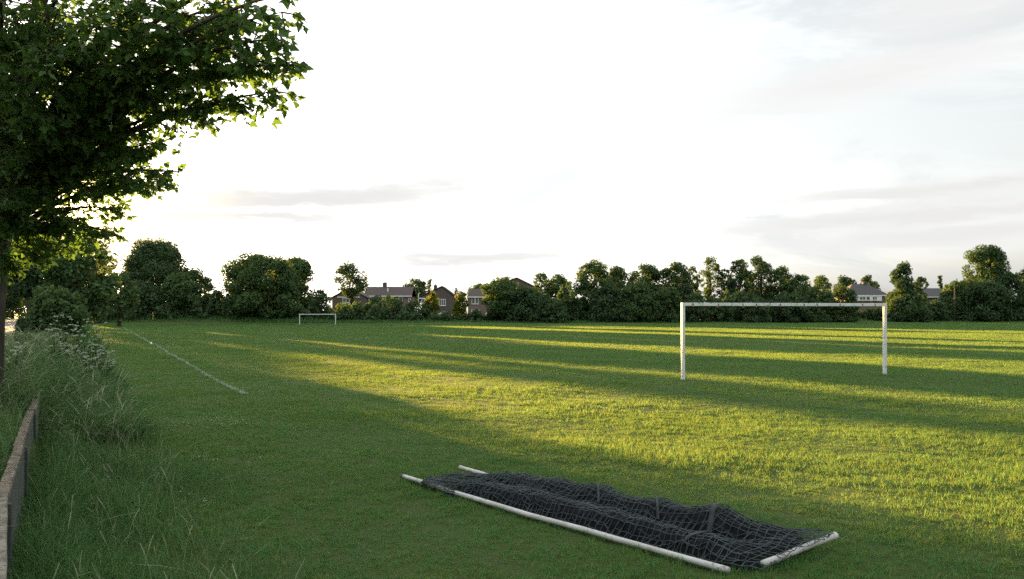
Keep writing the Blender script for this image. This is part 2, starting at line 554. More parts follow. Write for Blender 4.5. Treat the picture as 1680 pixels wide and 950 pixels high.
# ------------------------------------------------------------------ grass
def blades(n, area, h0, h1, w, seg=2, lean=0.5, rng=RNG, dry=0.0, centre=(0, 0), round_=False, tufts=0, spread=.03):
    """n grass blades over a patch: returns V, F, tint"""
    if round_:
        rr = np.sqrt(rng.random(n)) * area / 2; th = rng.random(n) * 2 * PI
        bx, by = rr * np.cos(th), rr * np.sin(th)
    else:
        bx = (rng.random(n) - .5) * area; by = (rng.random(n) - .5) * area
    h = h0 + (h1 - h0) * rng.random(n) ** 1.3
    az = rng.random(n) * 2 * PI
    if tufts:
        tx = (rng.random(tufts) - .5) * area; ty = (rng.random(tufts) - .5) * area
        th_ = .55 + .75 * rng.random(tufts); ta = rng.random(tufts) * 2 * PI
        k_ = rng.integers(0, tufts, n)
        inn = rng.random(n) < .72
        bx = np.where(inn, tx[k_] + rng.normal(0, spread, n), bx); by = np.where(inn, ty[k_] + rng.normal(0, spread, n), by)
        h = h * np.where(inn, th_[k_], .55)
        az = np.where(inn, ta[k_] + rng.normal(0, .9, n), az)
    ln = lean * (0.25 + rng.random(n))
    fx, fy = np.cos(az), np.sin(az)
    tw = az + PI / 2 + rng.normal(0, .5, n)
    wx, wy = np.cos(tw), np.sin(tw)
    rows = []
    for k in range(seg + 1):
        t = k / seg
        hor = h * ln * t ** 1.8
        ver = h * t * (1 - 0.32 * ln * t)
        cx = bx + centre[0] + fx * hor; cy = by + centre[1] + fy * hor; cz = ver
        ww = w * (1 - t) ** 0.7 * (0.7 + 0.6 * 0.5)
        if k < seg:
            rows.append(np.stack([cx - wx * ww / 2, cy - wy * ww / 2, cz], -1))
            rows.append(np.stack([cx + wx * ww / 2, cy + wy * ww / 2, cz], -1))
        else:
            rows.append(np.stack([cx, cy, cz], -1))
    V = np.stack(rows, 1)
    k = V.shape[1]
    base = (np.arange(n) * k)[:, None]
    F = []
    for c in range(seg - 1):
        F.append(base + np.array([[2 * c, 2 * c + 1, 2 * c + 3, 2 * c + 2]]))
    T = base + np.array([[2 * seg - 2, 2 * seg - 1, 2 * seg]])
    tint = np.repeat(rng.random(n), k)
    faces = ([np.concatenate(F)] if F else []) + [T]
    return V.reshape(-1, 3), faces, tint


def patch_mesh(name, n, area, h0, h1, w, seg, lean, m, seed, tufts, spread):
    V, Fs, t = blades(n, area, h0, h1, w, seg, lean, np.random.default_rng(seed), tufts=tufts, spread=spread)
    me = mesh_np(name, V, Fs, t)
    me.materials.append(m)
    return me


def scatter(name, pts, rots, scls, patches, label_kind='stuff'):
    """one object that holds the patches at the given points, by geometry nodes"""
    me = bpy.data.meshes.new(name)
    me.vertices.add(len(pts))
    me.vertices.foreach_set('co', np.asarray(pts, np.float32).ravel())
    a = me.attributes.new('rot', 'FLOAT_VECTOR', 'POINT'); a.data.foreach_set('vector', np.asarray(rots, np.float32).ravel())
    a = me.attributes.new('scl', 'FLOAT_VECTOR', 'POINT'); a.data.foreach_set('vector', np.asarray(scls, np.float32).ravel())
    a = me.attributes.new('pick', 'INT', 'POINT'); a.data.foreach_set('value', RNG.integers(0, len(patches), len(pts)).astype(np.int32))
    o = obj(name, me, None, kind=label_kind)
    src = bpy.data.collections.new(name + ' patches')
    for i, pm in enumerate(patches):
        po = bpy.data.objects.new('grass_patch', pm)
        src.objects.link(po)
    g = bpy.data.node_groups.new(name, 'GeometryNodeTree')
    g.interface.new_socket('Geometry', in_out='INPUT', socket_type='NodeSocketGeometry')
    g.interface.new_socket('Geometry', in_out='OUTPUT', socket_type='NodeSocketGeometry')
    t = NT(g)
    gi = t.add('NodeGroupInput'); go = t.add('NodeGroupOutput')
    ci = t.add('GeometryNodeCollectionInfo')
    ci.inputs['Collection'].default_value = src
    ci.inputs['Separate Children'].default_value = True
    ci.inputs['Reset Children'].default_value = True
    ip = t.add('GeometryNodeInstanceOnPoints')
    ip.inputs['Pick Instance'].default_value = True

    def na(nm, ty):
        n = t.add('GeometryNodeInputNamedAttribute', data_type=ty)
        n.inputs['Name'].default_value = nm
        return n.outputs['Attribute']
    t.link(gi.outputs[0], ip.inputs['Points'])
    t.link(ci.outputs[0], ip.inputs['Instance'])
    t.link(na('pick', 'INT'), ip.inputs['Instance Index'])
    t.link(na('rot', 'FLOAT_VECTOR'), ip.inputs['Rotation'])
    t.link(na('scl', 'FLOAT_VECTOR'), ip.inputs['Scale'])
    t.link(ip.outputs[0], go.inputs[0])
    md = o.modifiers.new('scatter', 'NODES')
    md.node_group = g
    return o


def lawn_points(d0, d1, spacing, jitter=0.5):
    ys = np.arange(d0, d1, spacing)
    P = []
    for y in ys:
        hw = y * 0.72 + 3.0
        xs = np.arange(-hw, hw, spacing)
        P.append(np.stack([xs + RNG.normal(0, jitter * spacing, len(xs)), np.full(len(xs), y) + RNG.normal(0, jitter * spacing, len(xs))], -1))
    P = np.concatenate(P)
    u, s = uv_of(P[:, 0], P[:, 1])
    keep = (u > 0.55 + 0.3 * np.sin(s * 1.1) + 0.25 * np.sin(s * 2.7 + 1)) & (P[:, 1] < far_y(P[:, 0]) + 1.0)
    return P[keep]


def lawn(name, d0, d1, spacing, patches, smin, smax):
    P = lawn_points(d0, d1, spacing)
    n = len(P)
    z = ground_z(P[:, 0], P[:, 1])
    e = 0.15
    gx = (ground_z(P[:, 0] + e, P[:, 1]) - z) / e; gy = (ground_z(P[:, 0], P[:, 1] + e) - z) / e
    rz = RNG.random(n) * 2 * PI
    # longer and shorter growth in drifts
    hmod = 1 + 0.42 * np.sin(P[:, 0] * 0.9 + 1.3 * np.sin(P[:, 1] * 0.5)) * np.sin(P[:, 1] * 1.1 + 0.7 * np.sin(P[:, 0] * 0.6))
    sc = smin + (smax - smin) * RNG.random(n)
    scl = np.stack([sc, sc, sc * hmod], -1)
    rots = np.stack([np.zeros(n), np.zeros(n), rz], -1)
    return scatter(name, np.stack([P[:, 0], P[:, 1], z - 0.004], -1), rots, scl, patches)


near_p = [patch_mesh('near_patch', 170, 0.40, 0.030, 0.088, 0.0056, 3, 0.80, M['lawn'], 20 + i, 12, .026) for i in range(6)]
mid_p = [patch_mesh('mid_patch', 220, 0.90, 0.030, 0.082, 0.010, 2, 0.75, M['lawn'], 40 + i, 14, .055) for i in range(5)]
far_p = [patch_mesh('far_patch', 280, 2.4, 0.030, 0.080, 0.028, 2, 0.7, M['lawn'], 60 + i, 22, .13) for i in range(5)]
lawn('lawn_grass', 3.0, 17.0, 0.235, near_p, 0.8, 1.2)
lawn('lawn_grass', 16.5, 46.0, 0.47, mid_p, 0.85, 1.2)
lawn('lawn_grass', 45.0, 186.0, 1.15, far_p, 0.9, 1.2)


def add_curved(n, pos, h, w, lean, rng, seg=4, az=None, head=0.0, headw=0.0):
    """long arching blades or stems; head > 0 adds a thicker seed head over the last part"""
    az = rng.random(n) * 2 * PI if az is None else az
    fx, fy = np.cos(az), np.sin(az)
    tw = az + PI / 2 + rng.normal(0, .6, n)
    wx, wy = np.cos(tw), np.sin(tw)
    rows = []
    for k in range(seg + 1):
        t = k / seg
        hor = h * lean * t ** 2.0
        ver = h * (t - 0.42 * lean * t ** 2.4)
        cx = pos[:, 0] + fx * hor; cy = pos[:, 1] + fy * hor; cz = pos[:, 2] + ver
        ww = w * (1 - t) ** 0.6
        if head and t > 1 - head:
            ww = headw * (1.15 - t) / 0.6 + 0.002
        ww = np.broadcast_to(ww, (n,))
        rows.append(np.stack([cx - wx * ww / 2, cy - wy * ww / 2, cz], -1))
        rows.append(np.stack([cx + wx * ww / 2, cy + wy * ww / 2, cz], -1))
    V = np.stack(rows, 1)
    k = V.shape[1]
    base = (np.arange(n) * k)[:, None]
    Fq = np.concatenate([base + np.array([[2 * c, 2 * c + 1, 2 * c + 3, 2 * c + 2]]) for c in range(seg)])
    return V.reshape(-1, 3), Fq, np.repeat(rng.random(n), k)


def merge(parts):
    Vs, Fs, Ts, b = [], [], [], 0
    for V, Fq, T in parts:
        Vs.append(V); Fs.append(Fq + b); Ts.append(T); b += len(V)
    return np.concatenate(Vs), np.concatenate(Fs), np.concatenate(Ts)


def verge_points(n, s0, s1, u0, u1, rng, power=1.0):
    s = s0 + (s1 - s0) * rng.random(n) ** power
    u = u0 + (u1 - u0) * rng.random(n)
    x, y = xy_of(u, s)
    return x, y, u, s


def long_grass():
    rng = np.random.default_rng(11)
    parts, dry = [], []
    # foot of the wall, thinning into the lawn
    x, y, u, s = verge_points(52000, 2.6, 22.0, -0.42, 2.0, rng, 1.6)
    edge = 1.65 + 0.35 * np.sin(s * 1.3) + 0.3 * np.sin(s * 0.55 + 2) + 0.25 * np.clip((9 - s) / 4, 0, 1.5)
    fall = np.clip(1 - (u + .42) / (edge + .42), 0, 1)
    k = rng.random(len(x)) < fall ** 0.8 + 0.02
    x, y, fall, s, u = x[k], y[k], fall[k], s[k], u[k]
    h = (0.11 + 0.60 * fall ** 0.8 * rng.random(len(x)) + 0.05) * (0.8 + 0.25 * np.sin(s * 2.1 + u * 3))
    pos = np.stack([x, y, ground_z(x, y) - .01], -1)
    parts.append(add_curved(len(x), pos, h, 0.0065, 0.25 + 0.8 * rng.random(len(x)), rng))
    # rank growth against the wall's foot
    x, y, u, s = verge_points(9000, 3.0, 17.0, -0.43, -0.02, rng, 1.3)
    pos = np.stack([x, y, ground_z(x, y) - .01], -1)
    parts.append(add_curved(len(x), pos, 0.22 + 0.42 * rng.random(len(x)), 0.0075, 0.2 + 0.7 * rng.random(len(x)), rng))
    # on the bank, left of the wall and beyond its end
    x, y, u, s = verge_points(26000, 3.5, 48.0, -4.6, -0.62, rng, 1.4)
    k = ~((s < 8.5) & (u < -1.6) & (rng.random(len(x)) < .5))
    x, y, s, u = x[k], y[k], s[k], u[k]
    h = 0.16 + 0.42 * rng.random(len(x)) * (0.45 + 0.55 * (u > -2.6))
    pos = np.stack([x, y, ground_z(x, y) - .01], -1)
    parts.append(add_curved(len(x), pos, h, 0.010, 0.3 + 0.7 * rng.random(len(x)), rng))
    # the hummock beyond the end of the wall
    x, y, u, s = verge_points(38000, 14.5, 32.0, -2.2, 1.2, rng, 1.2)
    k = u < 0.75 + 0.3 * np.sin(s * .9)
    x, y, u, s = x[k], y[k], u[k], s[k]
    h = 0.25 + 0.55 * rng.random(len(x))
    pos = np.stack([x, y, ground_z(x, y) - .01], -1)
    parts.append(add_curved(len(x), pos, h, 0.0095, 0.5 + 0.9 * rng.random(len(x)), rng))
    # continuing edge of the field
    x, y, u, s = verge_points(9000, 30.0, 120.0, -2.5, 1.2, rng, 1.0)
    h = 0.2 + 0.4 * rng.random(len(x))
    pos = np.stack([x, y, ground_z(x, y) - .01], -1)
    parts.append(add_curved(len(x), pos, h, 0.035, 0.4 + 0.8 * rng.random(len(x)), rng, 3))
    V, Fq, T = merge(parts)
    obj('long_grass', mesh_np('long_grass', V, Fq, T), M['long_grass'], kind='stuff')
    # seed stems
    x, y, u, s = verge_points(480, 3.2, 15.0, -0.4, 1.0, rng, 1.2)
    pos = np.stack([x, y, ground_z(x, y)], -1)
    dry.append(add_curved(len(x), pos, 0.35 + 0.45 * rng.random(len(x)), 0.0035, 0.15 + 0.7 * rng.random(len(x)), rng, 8, None, 0.22, 0.010))
    x, y, u, s = verge_points(2400, 13.0, 34.0, -2.4, 0.7, rng, 1.1)
    pos = np.stack([x, y, ground_z(x, y)], -1)
    dry.append(add_curved(len(x), pos, 0.6 + 0.55 * rng.random(len(x)), 0.006, 0.4 + 0.9 * rng.random(len(x)), rng, 8, None, 0.35, 0.017))
    x, y, u, s = verge_points(700, 3.5, 14.0, -1.6, -0.65, rng, 1.1)
    pos = np.stack([x, y, ground_z(x, y)], -1)
    dry.append(add_curved(len(x), pos, 0.25 + 0.4 * rng.random(len(x)), 0.007, 0.5 + 0.8 * rng.random(len(x)), rng, 8))
    V, Fq, T = merge(dry)
    obj('seeding_grass', mesh_np('seeding_grass', V, Fq, T), M['dry_grass'], kind='stuff')
    # rough grass under the far trees
    rng = np.random.default_rng(12)
    n = 34000
    x = -78 + 230 * rng.random(n)
    dy = -0.5 + 7 * rng.random(n) ** 1.3
    y = far_y(x) + dy
    u, s = uv_of(x, y)
    k = u > -4
    x, y = x[k], y[k]
    lump = 0.5 + 0.5 * np.sin(x * .45) * np.sin(x * .17 + 1)
    left = np.clip((-x - 20) / 20, 0, 1)
    h = (0.22 + 0.35 * rng.random(len(x))) * (0.7 + 0.6 * lump + 1.1 * left)
    pos = np.stack([x, y, ground_z(x, y) - .02], -1)
    V, Fq, T = add_curved(len(x), pos, h, 0.085, 0.3 + 0.5 * rng.random(len(x)), rng, 2)
    obj('rough_grass', mesh_np('rough_grass', V, Fq, T), M['long_grass'], kind='stuff')


long_grass()


# ------------------------------------------------------------------ touchline and its marker
def touchline():
    a = at(402, 650, 2.15 * 1318 / 138); b = at(203, 538, 2.15 * 1318 / 26)
    a.z = b.z = 0
    n = 160
    rng = np.random.default_rng(3)
    # painted blades: short grass blades carrying line paint along the line
    N = 9000
    t = rng.random(N) ** 1.6
    p = np.array(a)[None, :] * (1 - t)[:, None] + np.array(b)[None, :] * t[:, None]
    d = (b - a).normalized(); side = np.array([d.y, -d.x, 0])
    fade = 0.036 * (1 - 0.3 * rng.random(N))
    p = p + side[None, :] * (rng.normal(0, 1, N) * fade)[:, None]
    far = t * 80
    keep = rng.random(N) < 0.93 + 0.1 * np.sin(t * 40)
    p, far = p[keep], far[keep]
    p[:, 2] = ground_z(p[:, 0], p[:, 1])
    n = len(p)
    V, Fq, T = add_curved(n, p, 0.070 + 0.030 * rng.random(n), 0.012 + 0.0006 * far, 0.4 + .4 * rng.random(n), rng, 2)
    m, t_, out = mat('line paint on grass')
    bs = t_.add('ShaderNodeBsdfPrincipled')
    nn = t_.noise(t_.add('ShaderNodeNewGeometry').outputs['Position'], 2.5, 5, .7)
    t_.link(t_.mixc(t_.ramp(nn, [(0.35, 0.0), (0.65, 1.0)]), (0.14, 0.22, 0.11), (0.34, 0.41, 0.30)), bs.inputs['Base Color'])
    bs.inputs['Roughness'].default_value = .9
    t_.link(bs.outputs[0], out.inputs[0])
    obj('touchline', mesh_np('touchline', V, Fq, T), m, kind='structure')
    # small white marker on the line
    c = at(248, 566, 2.15 * 1318 / 54)
    mk = MB()
    z = gz(c.x, c.y)
    prof = [(0.10, 0.0), (0.10, 0.05), (0.085, 0.13), (0.05, 0.20), (0.02, 0.215)]
    n = 12
    for i, (r, h) in enumerate(prof):
        for k in range(n):
            mk.v.append((r * math.cos(2 * PI * k / n), r * math.sin(2 * PI * k / n), h))
    for i in range(len(prof) - 1):
        for k in range(n):
            k2 = (k + 1) % n
            mk.poly.append((i * n + k, i * n + k2, (i + 1) * n + k2, (i + 1) * n + k))
    mk.poly.append(tuple((len(prof) - 1) * n + k for k in range(n)))
    o = mk.build('line_marker', M['trim'], None, True, label='small white dome marker sitting on the faded touchline', cat='marker')
    o.location = (c.x, c.y, z + .03)
    o.scale = (.62, .62, .62)


touchline()


# ------------------------------------------------------------------ goals
def goal(name, P0, P1, h, label, w=0.10, hooks=True):
    """two square posts and a crossbar standing at ground points P0, P1"""
    P0 = Vector(P0); P1 = Vector(P1)
    c = (P0 + P1) / 2
    dx = (P1 - P0).to_2d()
    L = dx.length
    rz = math.atan2(dx.y, dx.x)
    z0 = gz(P0.x, P0.y); z1 = gz(P1.x, P1.y)
    t = thing(name, label, 'goal', (c.x, c.y, 0), rz)
    top = h
    for sx, z in ((-1, z0), (1, z1)):
        b = z - 0.05
        mb = MB().box((sx * L / 2, 0, (b + top - w) / 2), (w, w, top - w - b))
        bev(mb.build('post', M['paint'], t))
    bev(MB().box((0, 0, top - w / 2 + 0.002), (L + w, w * 1.02, w)).build('crossbar', M['paint'], t))
    if hooks:
        for k, x in enumerate(np.linspace(-L / 2 + .5, L / 2 - .35, 10)):
            x += (k * 37 % 11 - 5) * .035
            hk = MB()
            hk.tube([(x, -w * .53, top - w * .25), (x, -w * .6, top - w * .7), (x + .01, -w * .5, top - w * 1.15), (x + .02, -w * .2, top - w * 1.2)], 0.011, 6)
            hk.box((x, -w * .525, top - w * .35), (0.035, 0.008, 0.03))
            hk.build('net_hook', M['hook'], t)
    return t


def bev(o, wd=0.008, seg=2):
    md = o.modifiers.new('bevel', 'BEVEL')
    md.width = wd; md.segments = seg; md.limit_method = 'ANGLE'
    return o


gp0 = at(1120.5, 625, 25.1); gp1 = at(1451.5, 615, 26.95)
goal('football_goal', gp0, gp1, 2.44, 'large white weathered goal without a net standing nearest on the field')
fg0 = at(491.5, 532, 139); fg1 = at(550.5, 532, 139)
goal('football_goal', fg0, fg1, 1.83, 'tiny distant white goal standing before the round tree at the far end of the field', 0.14, False)


# ------------------------------------------------------------------ folded goal lying on the grass
def folded_goal():
    O = Vector((-1.394, 10.21, 0)); ea = Vector((.648, -.762, 0)); ep = Vector((.762, .648, 0))
    t = thing('folded_goal', 'folded white tube goal frame lying on the grass under a heap of black netting', 'goal', (O.x, O.y, 0), math.atan2(ea.y, ea.x))

    def G(a, p):
        q = O + ea * a + ep * p
        return gz(q.x, q.y)

    def P(a, p, z):
        return (a, p, z + G(a, p))
    R = 0.027
    rng = np.random.default_rng(5)

    def pole(a0, p0, z0, a1, p1, z1, r=R, sag=0.0):
        pts = []
        for k in range(13):
            f = k / 12
            pts.append(P(a0 + (a1 - a0) * f, p0 + (p1 - p0) * f, z0 + (z1 - z0) * f - sag * math.sin(PI * f)))
        mb = MB().tube(pts, r, 14)
        mb.build('pole', M['paint2'], t, True)
        e = Vector(pts[0]); e2 = Vector(pts[1])
        d = (e2 - e).normalized()
        return e, d
    e, d = pole(0.0, 0.0, 0.055, 4.86, 0.0, 0.046)
    MB().tube([e - d * 0.012, e + d * 0.03], R * 1.12, 14).build('end_cap', M['hook'], t, True)
    e, d = pole(0.19, 0.78, 0.085, 4.8, 0.80, 0.06)
    MB().tube([e - d * 0.010, e + d * 0.02], R * 1.1, 14).build('end_cap', M['paint2'], t, True)
    pole(4.99, 0.29, 0.070, 5.02, 1.40, 0.095, 0.029)
    eb = [P(5.019, 1.36, 0.0945), P(5.0205, 1.42, 0.0955)]
    MB().tube(eb, 0.034, 14).build('end_cap', M['paint2'], t, True)

    # form of the netting heap
    def front(a):
        """lower edge of the heap towards the camera"""
        a = a * 1.036
        return np.interp(a, [0.35, 0.6, 1.1, 1.5, 2.2, 4.9, 5.3], [0.06, -0.09, -0.08, 0.07, 0.06, 0.08, 0.30])

    def back(a):
        a = a * 1.036
        return np.interp(a, [0.4, 1.0, 1.3, 2.4, 4.4, 4.75, 5.2], [0.56, 0.76, 0.92, 0.93, 0.92, 1.0, 1.33])

    def H(a, q):
        """height at a along, q 0..1 across"""
        a = a * 1.036
        h2 = np.interp(a, [0.4, 0.7, 1.1, 1.6, 2.0, 2.3, 2.5, 2.72, 2.95, 3.15, 3.52, 3.76, 3.97, 4.28, 4.45, 4.66, 4.92, 5.2],
                       [.05, .09, .14, .19, .205, .245, .225, .225, .265, .225, .23, .27, .235, .265, .315, .24, .175, .125])
        h1 = np.interp(a, [0.4, 0.8, 1.3, 2.0, 3.0, 4.0, 4.7, 5.2], [.05, .09, .13, .15, .165, .165, .15, .10])
        c2 = np.interp(a, [0, 2.0, 4.2, 5.2], [.68, .62, .64, .73])
        z = 1.12 * h1 * np.exp(-((q - .22) / .17) ** 4) + 1.16 * h2 * np.exp(-((q - c2) / .235) ** 4)
        fl = .03 * np.exp(-((q - .45) / .3) ** 2)
        z = np.maximum(z, fl) + 0.03
        z = z + .008 * np.sin(a * 5 + q * 9) + .006 * np.sin(a * 17 + q * 15 + 1)
        tent = sstep(4.62, 5.15, a)
        ramp = np.interp(a, [4.5, 4.7, 5.2], [.30, .25, .125]) * (0.35 + .65 * np.clip(q / .45, 0, 1)) + .01
        z = z * (1 - tent) + ramp * tent
        z = np.maximum(z, .115 * np.exp(-((a - .85) / .38) ** 4) * np.exp(-((q - .10) / .16) ** 4))
        return np.clip(z, .012, None)

    def pt(a, q, lift=0.0, shr=1.0):
        f, b = front(a), back(a)
        p = f + (b - f) * q
        z = H(a, q) * shr + lift
        return a, p, z

    cord_n = 0

    def net(name, na, nq, a0, a1, q0, q1, shr, wob, r, skew=0.0, seed=0, drop=0.02):
        """knotted mesh over the heap, each cord a thin prism"""
        g = np.random.default_rng(seed)
        I, J = np.meshgrid(np.arange(na), np.arange(nq), indexing='ij')
        q = q0 + (q1 - q0) * J / (nq - 1)
        a = a0 + (a1 - a0) * (I + skew * J * na / nq * .2) / (na - 1)
        a = a + .035 * np.sin(q * 9 + I * .25 + seed) * wob + g.normal(0, .006 * wob, a.shape)
        q = q + .02 * np.sin(I * .31 + seed * 2) * wob + g.normal(0, .006 * wob, a.shape)
        q = np.clip(q, -0.02, 1.02)
        a = np.clip(a, .31, 5.055)
        A, Pp, Z = pt(a, q, 0.0, shr)
        Z = Z + g.normal(0, .006 * wob, Z.shape)
        W = O.x + ea.x * A + ep.x * Pp, O.y + ea.y * A + ep.y * Pp
        Z = np.maximum(Z, 0.02) + ground_z(*W)
        pts = np.stack([A, Pp, Z], -1).reshape(-1, 3)
        idx = (I * nq + J)
        E = np.concatenate([np.stack([idx[:-1, :].ravel(), idx[1:, :].ravel()], -1), np.stack([idx[:, :-1].ravel(), idx[:, 1:].ravel()], -1)])
        E = E[g.random(len(E)) > drop]
        p0 = pts[E[:, 0]]; p1 = pts[E[:, 1]]
        d = p1 - p0
        d /= np.linalg.norm(d, axis=1, keepdims=True) + 1e-9
        up = np.array([0.13, 0.21, 1.0])
        s1 = np.cross(d, up); s1 /= np.linalg.norm(s1, axis=1, keepdims=True) + 1e-9
        s2 = np.cross(d, s1)
        ring = []
        for base in (p0, p1):
            for k in range(3):
                th = 2 * PI * k / 3
                ring.append(base + r * (s1 * math.cos(th) + s2 * math.sin(th)))
        V = np.stack(ring, 1).reshape(-1, 3)
        b = (np.arange(len(E)) * 6)[:, None]
        Fq = np.concatenate([b + np.array([[k, (k + 1) % 3, 3 + (k + 1) % 3, 3 + k]]) for k in range(3)])
        return V, Fq, np.zeros(len(V))

    parts = [net('n', 68, 19, .40, 5.04, 0.0, 1.0, 1.0, 0.9, .0042, 0, 1),
             net('n', 54, 13, .50, 4.85, .03, .97, .93, 1.8, .0040, .4, 2),
             net('n', 34, 18, .36, 1.7, .0, .9, .9, 3.0, .0038, .5, 8)]
    V, Fq, T = merge(parts)
    obj('net', mesh_np('net', V, Fq, T), M['net'], t)
    # the rolled inner layers: dense net, as good as solid
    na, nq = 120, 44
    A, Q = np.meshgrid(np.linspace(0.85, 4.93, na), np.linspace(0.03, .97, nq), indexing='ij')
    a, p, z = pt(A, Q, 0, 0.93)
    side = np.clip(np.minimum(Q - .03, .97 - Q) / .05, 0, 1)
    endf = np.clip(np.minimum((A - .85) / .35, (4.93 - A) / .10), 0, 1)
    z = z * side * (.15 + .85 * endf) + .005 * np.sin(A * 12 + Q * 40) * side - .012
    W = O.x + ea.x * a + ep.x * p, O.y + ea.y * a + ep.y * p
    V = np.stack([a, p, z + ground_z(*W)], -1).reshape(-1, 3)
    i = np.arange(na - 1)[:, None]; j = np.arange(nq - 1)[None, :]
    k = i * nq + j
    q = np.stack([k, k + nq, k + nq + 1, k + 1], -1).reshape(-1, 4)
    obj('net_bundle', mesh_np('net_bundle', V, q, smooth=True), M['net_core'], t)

    # webbing bands over the upper roll and one over the lower
    def strap(a_top, slant, q0, q1, wd):
        n = 18
        V = []
        for k in range(n):
            f = k / (n - 1)
            qv = q0 + (q1 - q0) * f
            for sgn in (-1, 1):
                av = a_top + slant * (f - .5) + sgn * wd / 2
                a_, p_, z_ = pt(av, qv, .012)
                W_ = O + ea * float(a_) + ep * float(p_)
                V.append((float(a_), float(p_), float(z_) + gz(W_.x, W_.y)))
        V = np.array(V)
        k = np.arange(n - 1) * 2
        Fq = np.stack([k, k + 1, k + 3, k + 2], -1)
        o = obj('strap', mesh_np('strap', V, Fq), M['webbing'], t)
        md = o.modifiers.new('thickness', 'SOLIDIFY'); md.thickness = .006
    strap(2.90, -.22, .42, .68, .030)
    strap(3.68, -.20, .42, .68, .034)
    strap(4.32, -.08, .38, .72, .048)
    strap(4.36, .12, .06, .30, .034)


folded_goal()


# ------------------------------------------------------------------ retaining wall
def wall():
    pts = [(-0.95, 1.75), (-3.70, 5.90), (-5.62, 9.05)]
    # second run: from the kink towards the bank, board by board
    d2 = Vector((-0.485, 0.8745))
    k = Vector((-3.70, 5.90))
    t = thing('retaining_wall', 'low grey concrete panel wall with weathered capping boards, half buried in long grass', 'wall', (k.x, k.y, 0))
    top = 0.80
    W = 0.086

    def run(a, b, cap_m, drop, gap=0.020, seed=0):
        a = Vector((a[0], a[1])); b = Vector((b[0], b[1]))
        d = (b - a); L = d.length; d.normalize()
        nrm = Vector((d.y, -d.x))          # towards the field
        sh = nrm * (0.016 if seed % 2 else -0.008)
        a = a + sh; b = b + sh
        g = np.random.default_rng(seed)
        rz = math.atan2(d.y, d.x)
        c = (a + b) / 2 - k
        # cap board with worn, uneven edges
        n = 26
        V = []
        for i in range(n):
            f = gap + (L - 2 * gap) * i / (n - 1)
            e = [g.normal(0, .0025) for _ in range(4)]
            for sx, sz, j in ((-1, -1, 0), (1, -1, 1), (1, 1, 2), (-1, 1, 3)):
                off = sx * (W / 2 + e[j])
                q = a + d * f + nrm * (off - W / 2 - .02) - k
                V.append((q.x, q.y, top - drop + (0 if sz > 0 else -.045) + e[(j + 1) % 4]))
        Fq = []
        for i in range(n - 1):
            for j in range(4):
                Fq.append((i * 4 + j, i * 4 + (j + 1) % 4, i * 4 + 4 + (j + 1) % 4, i * 4 + 4 + j))
        me = bpy.data.meshes.new('cap_board')
        me.from_pydata(V, [], Fq + [(3, 2, 1, 0), tuple(n * 4 - 4 + j for j in range(4))])
        o = obj('cap_board', me, cap_m, t)
        bev(o, .006, 1)
        # face panel under the cap
        pc = c - nrm * (W / 2 - .002) + nrm * .0
        bev(MB().box((pc.x, pc.y, (top - drop - .047) / 2 - .15), (L - .05, W - .05, top - drop - .047 + .3), rz).build('panel', M['panel'], t), .006, 1)
        # slim post at the far joint
        q = b - nrm * (W / 2 - .012) - k
        bev(MB().box((q.x, q.y, (top - drop - .055) / 2 - .1), (.06, W - .012, top - drop - .055 + .2), rz).build('wall_post', M['panel'], t), .006, 1)

    run((-0.70, 1.10), k, M['cap_pale'], 0.0, seed=1)
    lens = [2.85, 3.4, 3.6, 3.2]
    s = 0
    for i, L in enumerate(lens):
        run(k + d2 * s, k + d2 * (s + L), M['cap'], 0.004 + .02 * (i % 2) + .012 * i, seed=5 + i)
        s += L


wall()


# ------------------------------------------------------------------ trees
def quads_on(c, r, n, size, rng, shell=(.72, 1.06), squash=1.0, droop=0.0, clump=2):
    """leaf clumps spread over an ellipsoid's outer part; each clump is `clump` leaf faces"""
    v = rng.normal(0, 1, (n, 3))
    v /= np.linalg.norm(v, axis=1, keepdims=True)
    rad = shell[0] + (shell[1] - shell[0]) * rng.random(n) ** .6
    p = np.asarray(c) + v * np.asarray(r) * rad[:, None]
    out = v + rng.normal(0, .65, (n, 3))
    out[:, 2] += .25
    out /= np.linalg.norm(out, axis=1, keepdims=True)
    t1 = np.cross(out, rng.normal(0, 1, (n, 3)))
    t1 /= np.linalg.norm(t1, axis=1, keepdims=True) + 1e-9
    t2 = np.cross(out, t1)
    s = size * (.55 + .9 * rng.random(n))[:, None]
    # kite shaped leaf spray with a folded middle
    a = p - t1 * s * .55
    b = p + t2 * s * .34 + out * s * .10
    e = p + t1 * s * .60
    d = p - t2 * s * .34 + out * s * .10
    V = np.stack([a, b, e, d], 1).reshape(-1, 3)
    k = np.arange(n) * 4
    T = np.concatenate([np.stack([k, k + 1, k + 2], -1), np.stack([k, k + 2, k + 3], -1)])
    return V, T, np.repeat(rng.random(n), 4)


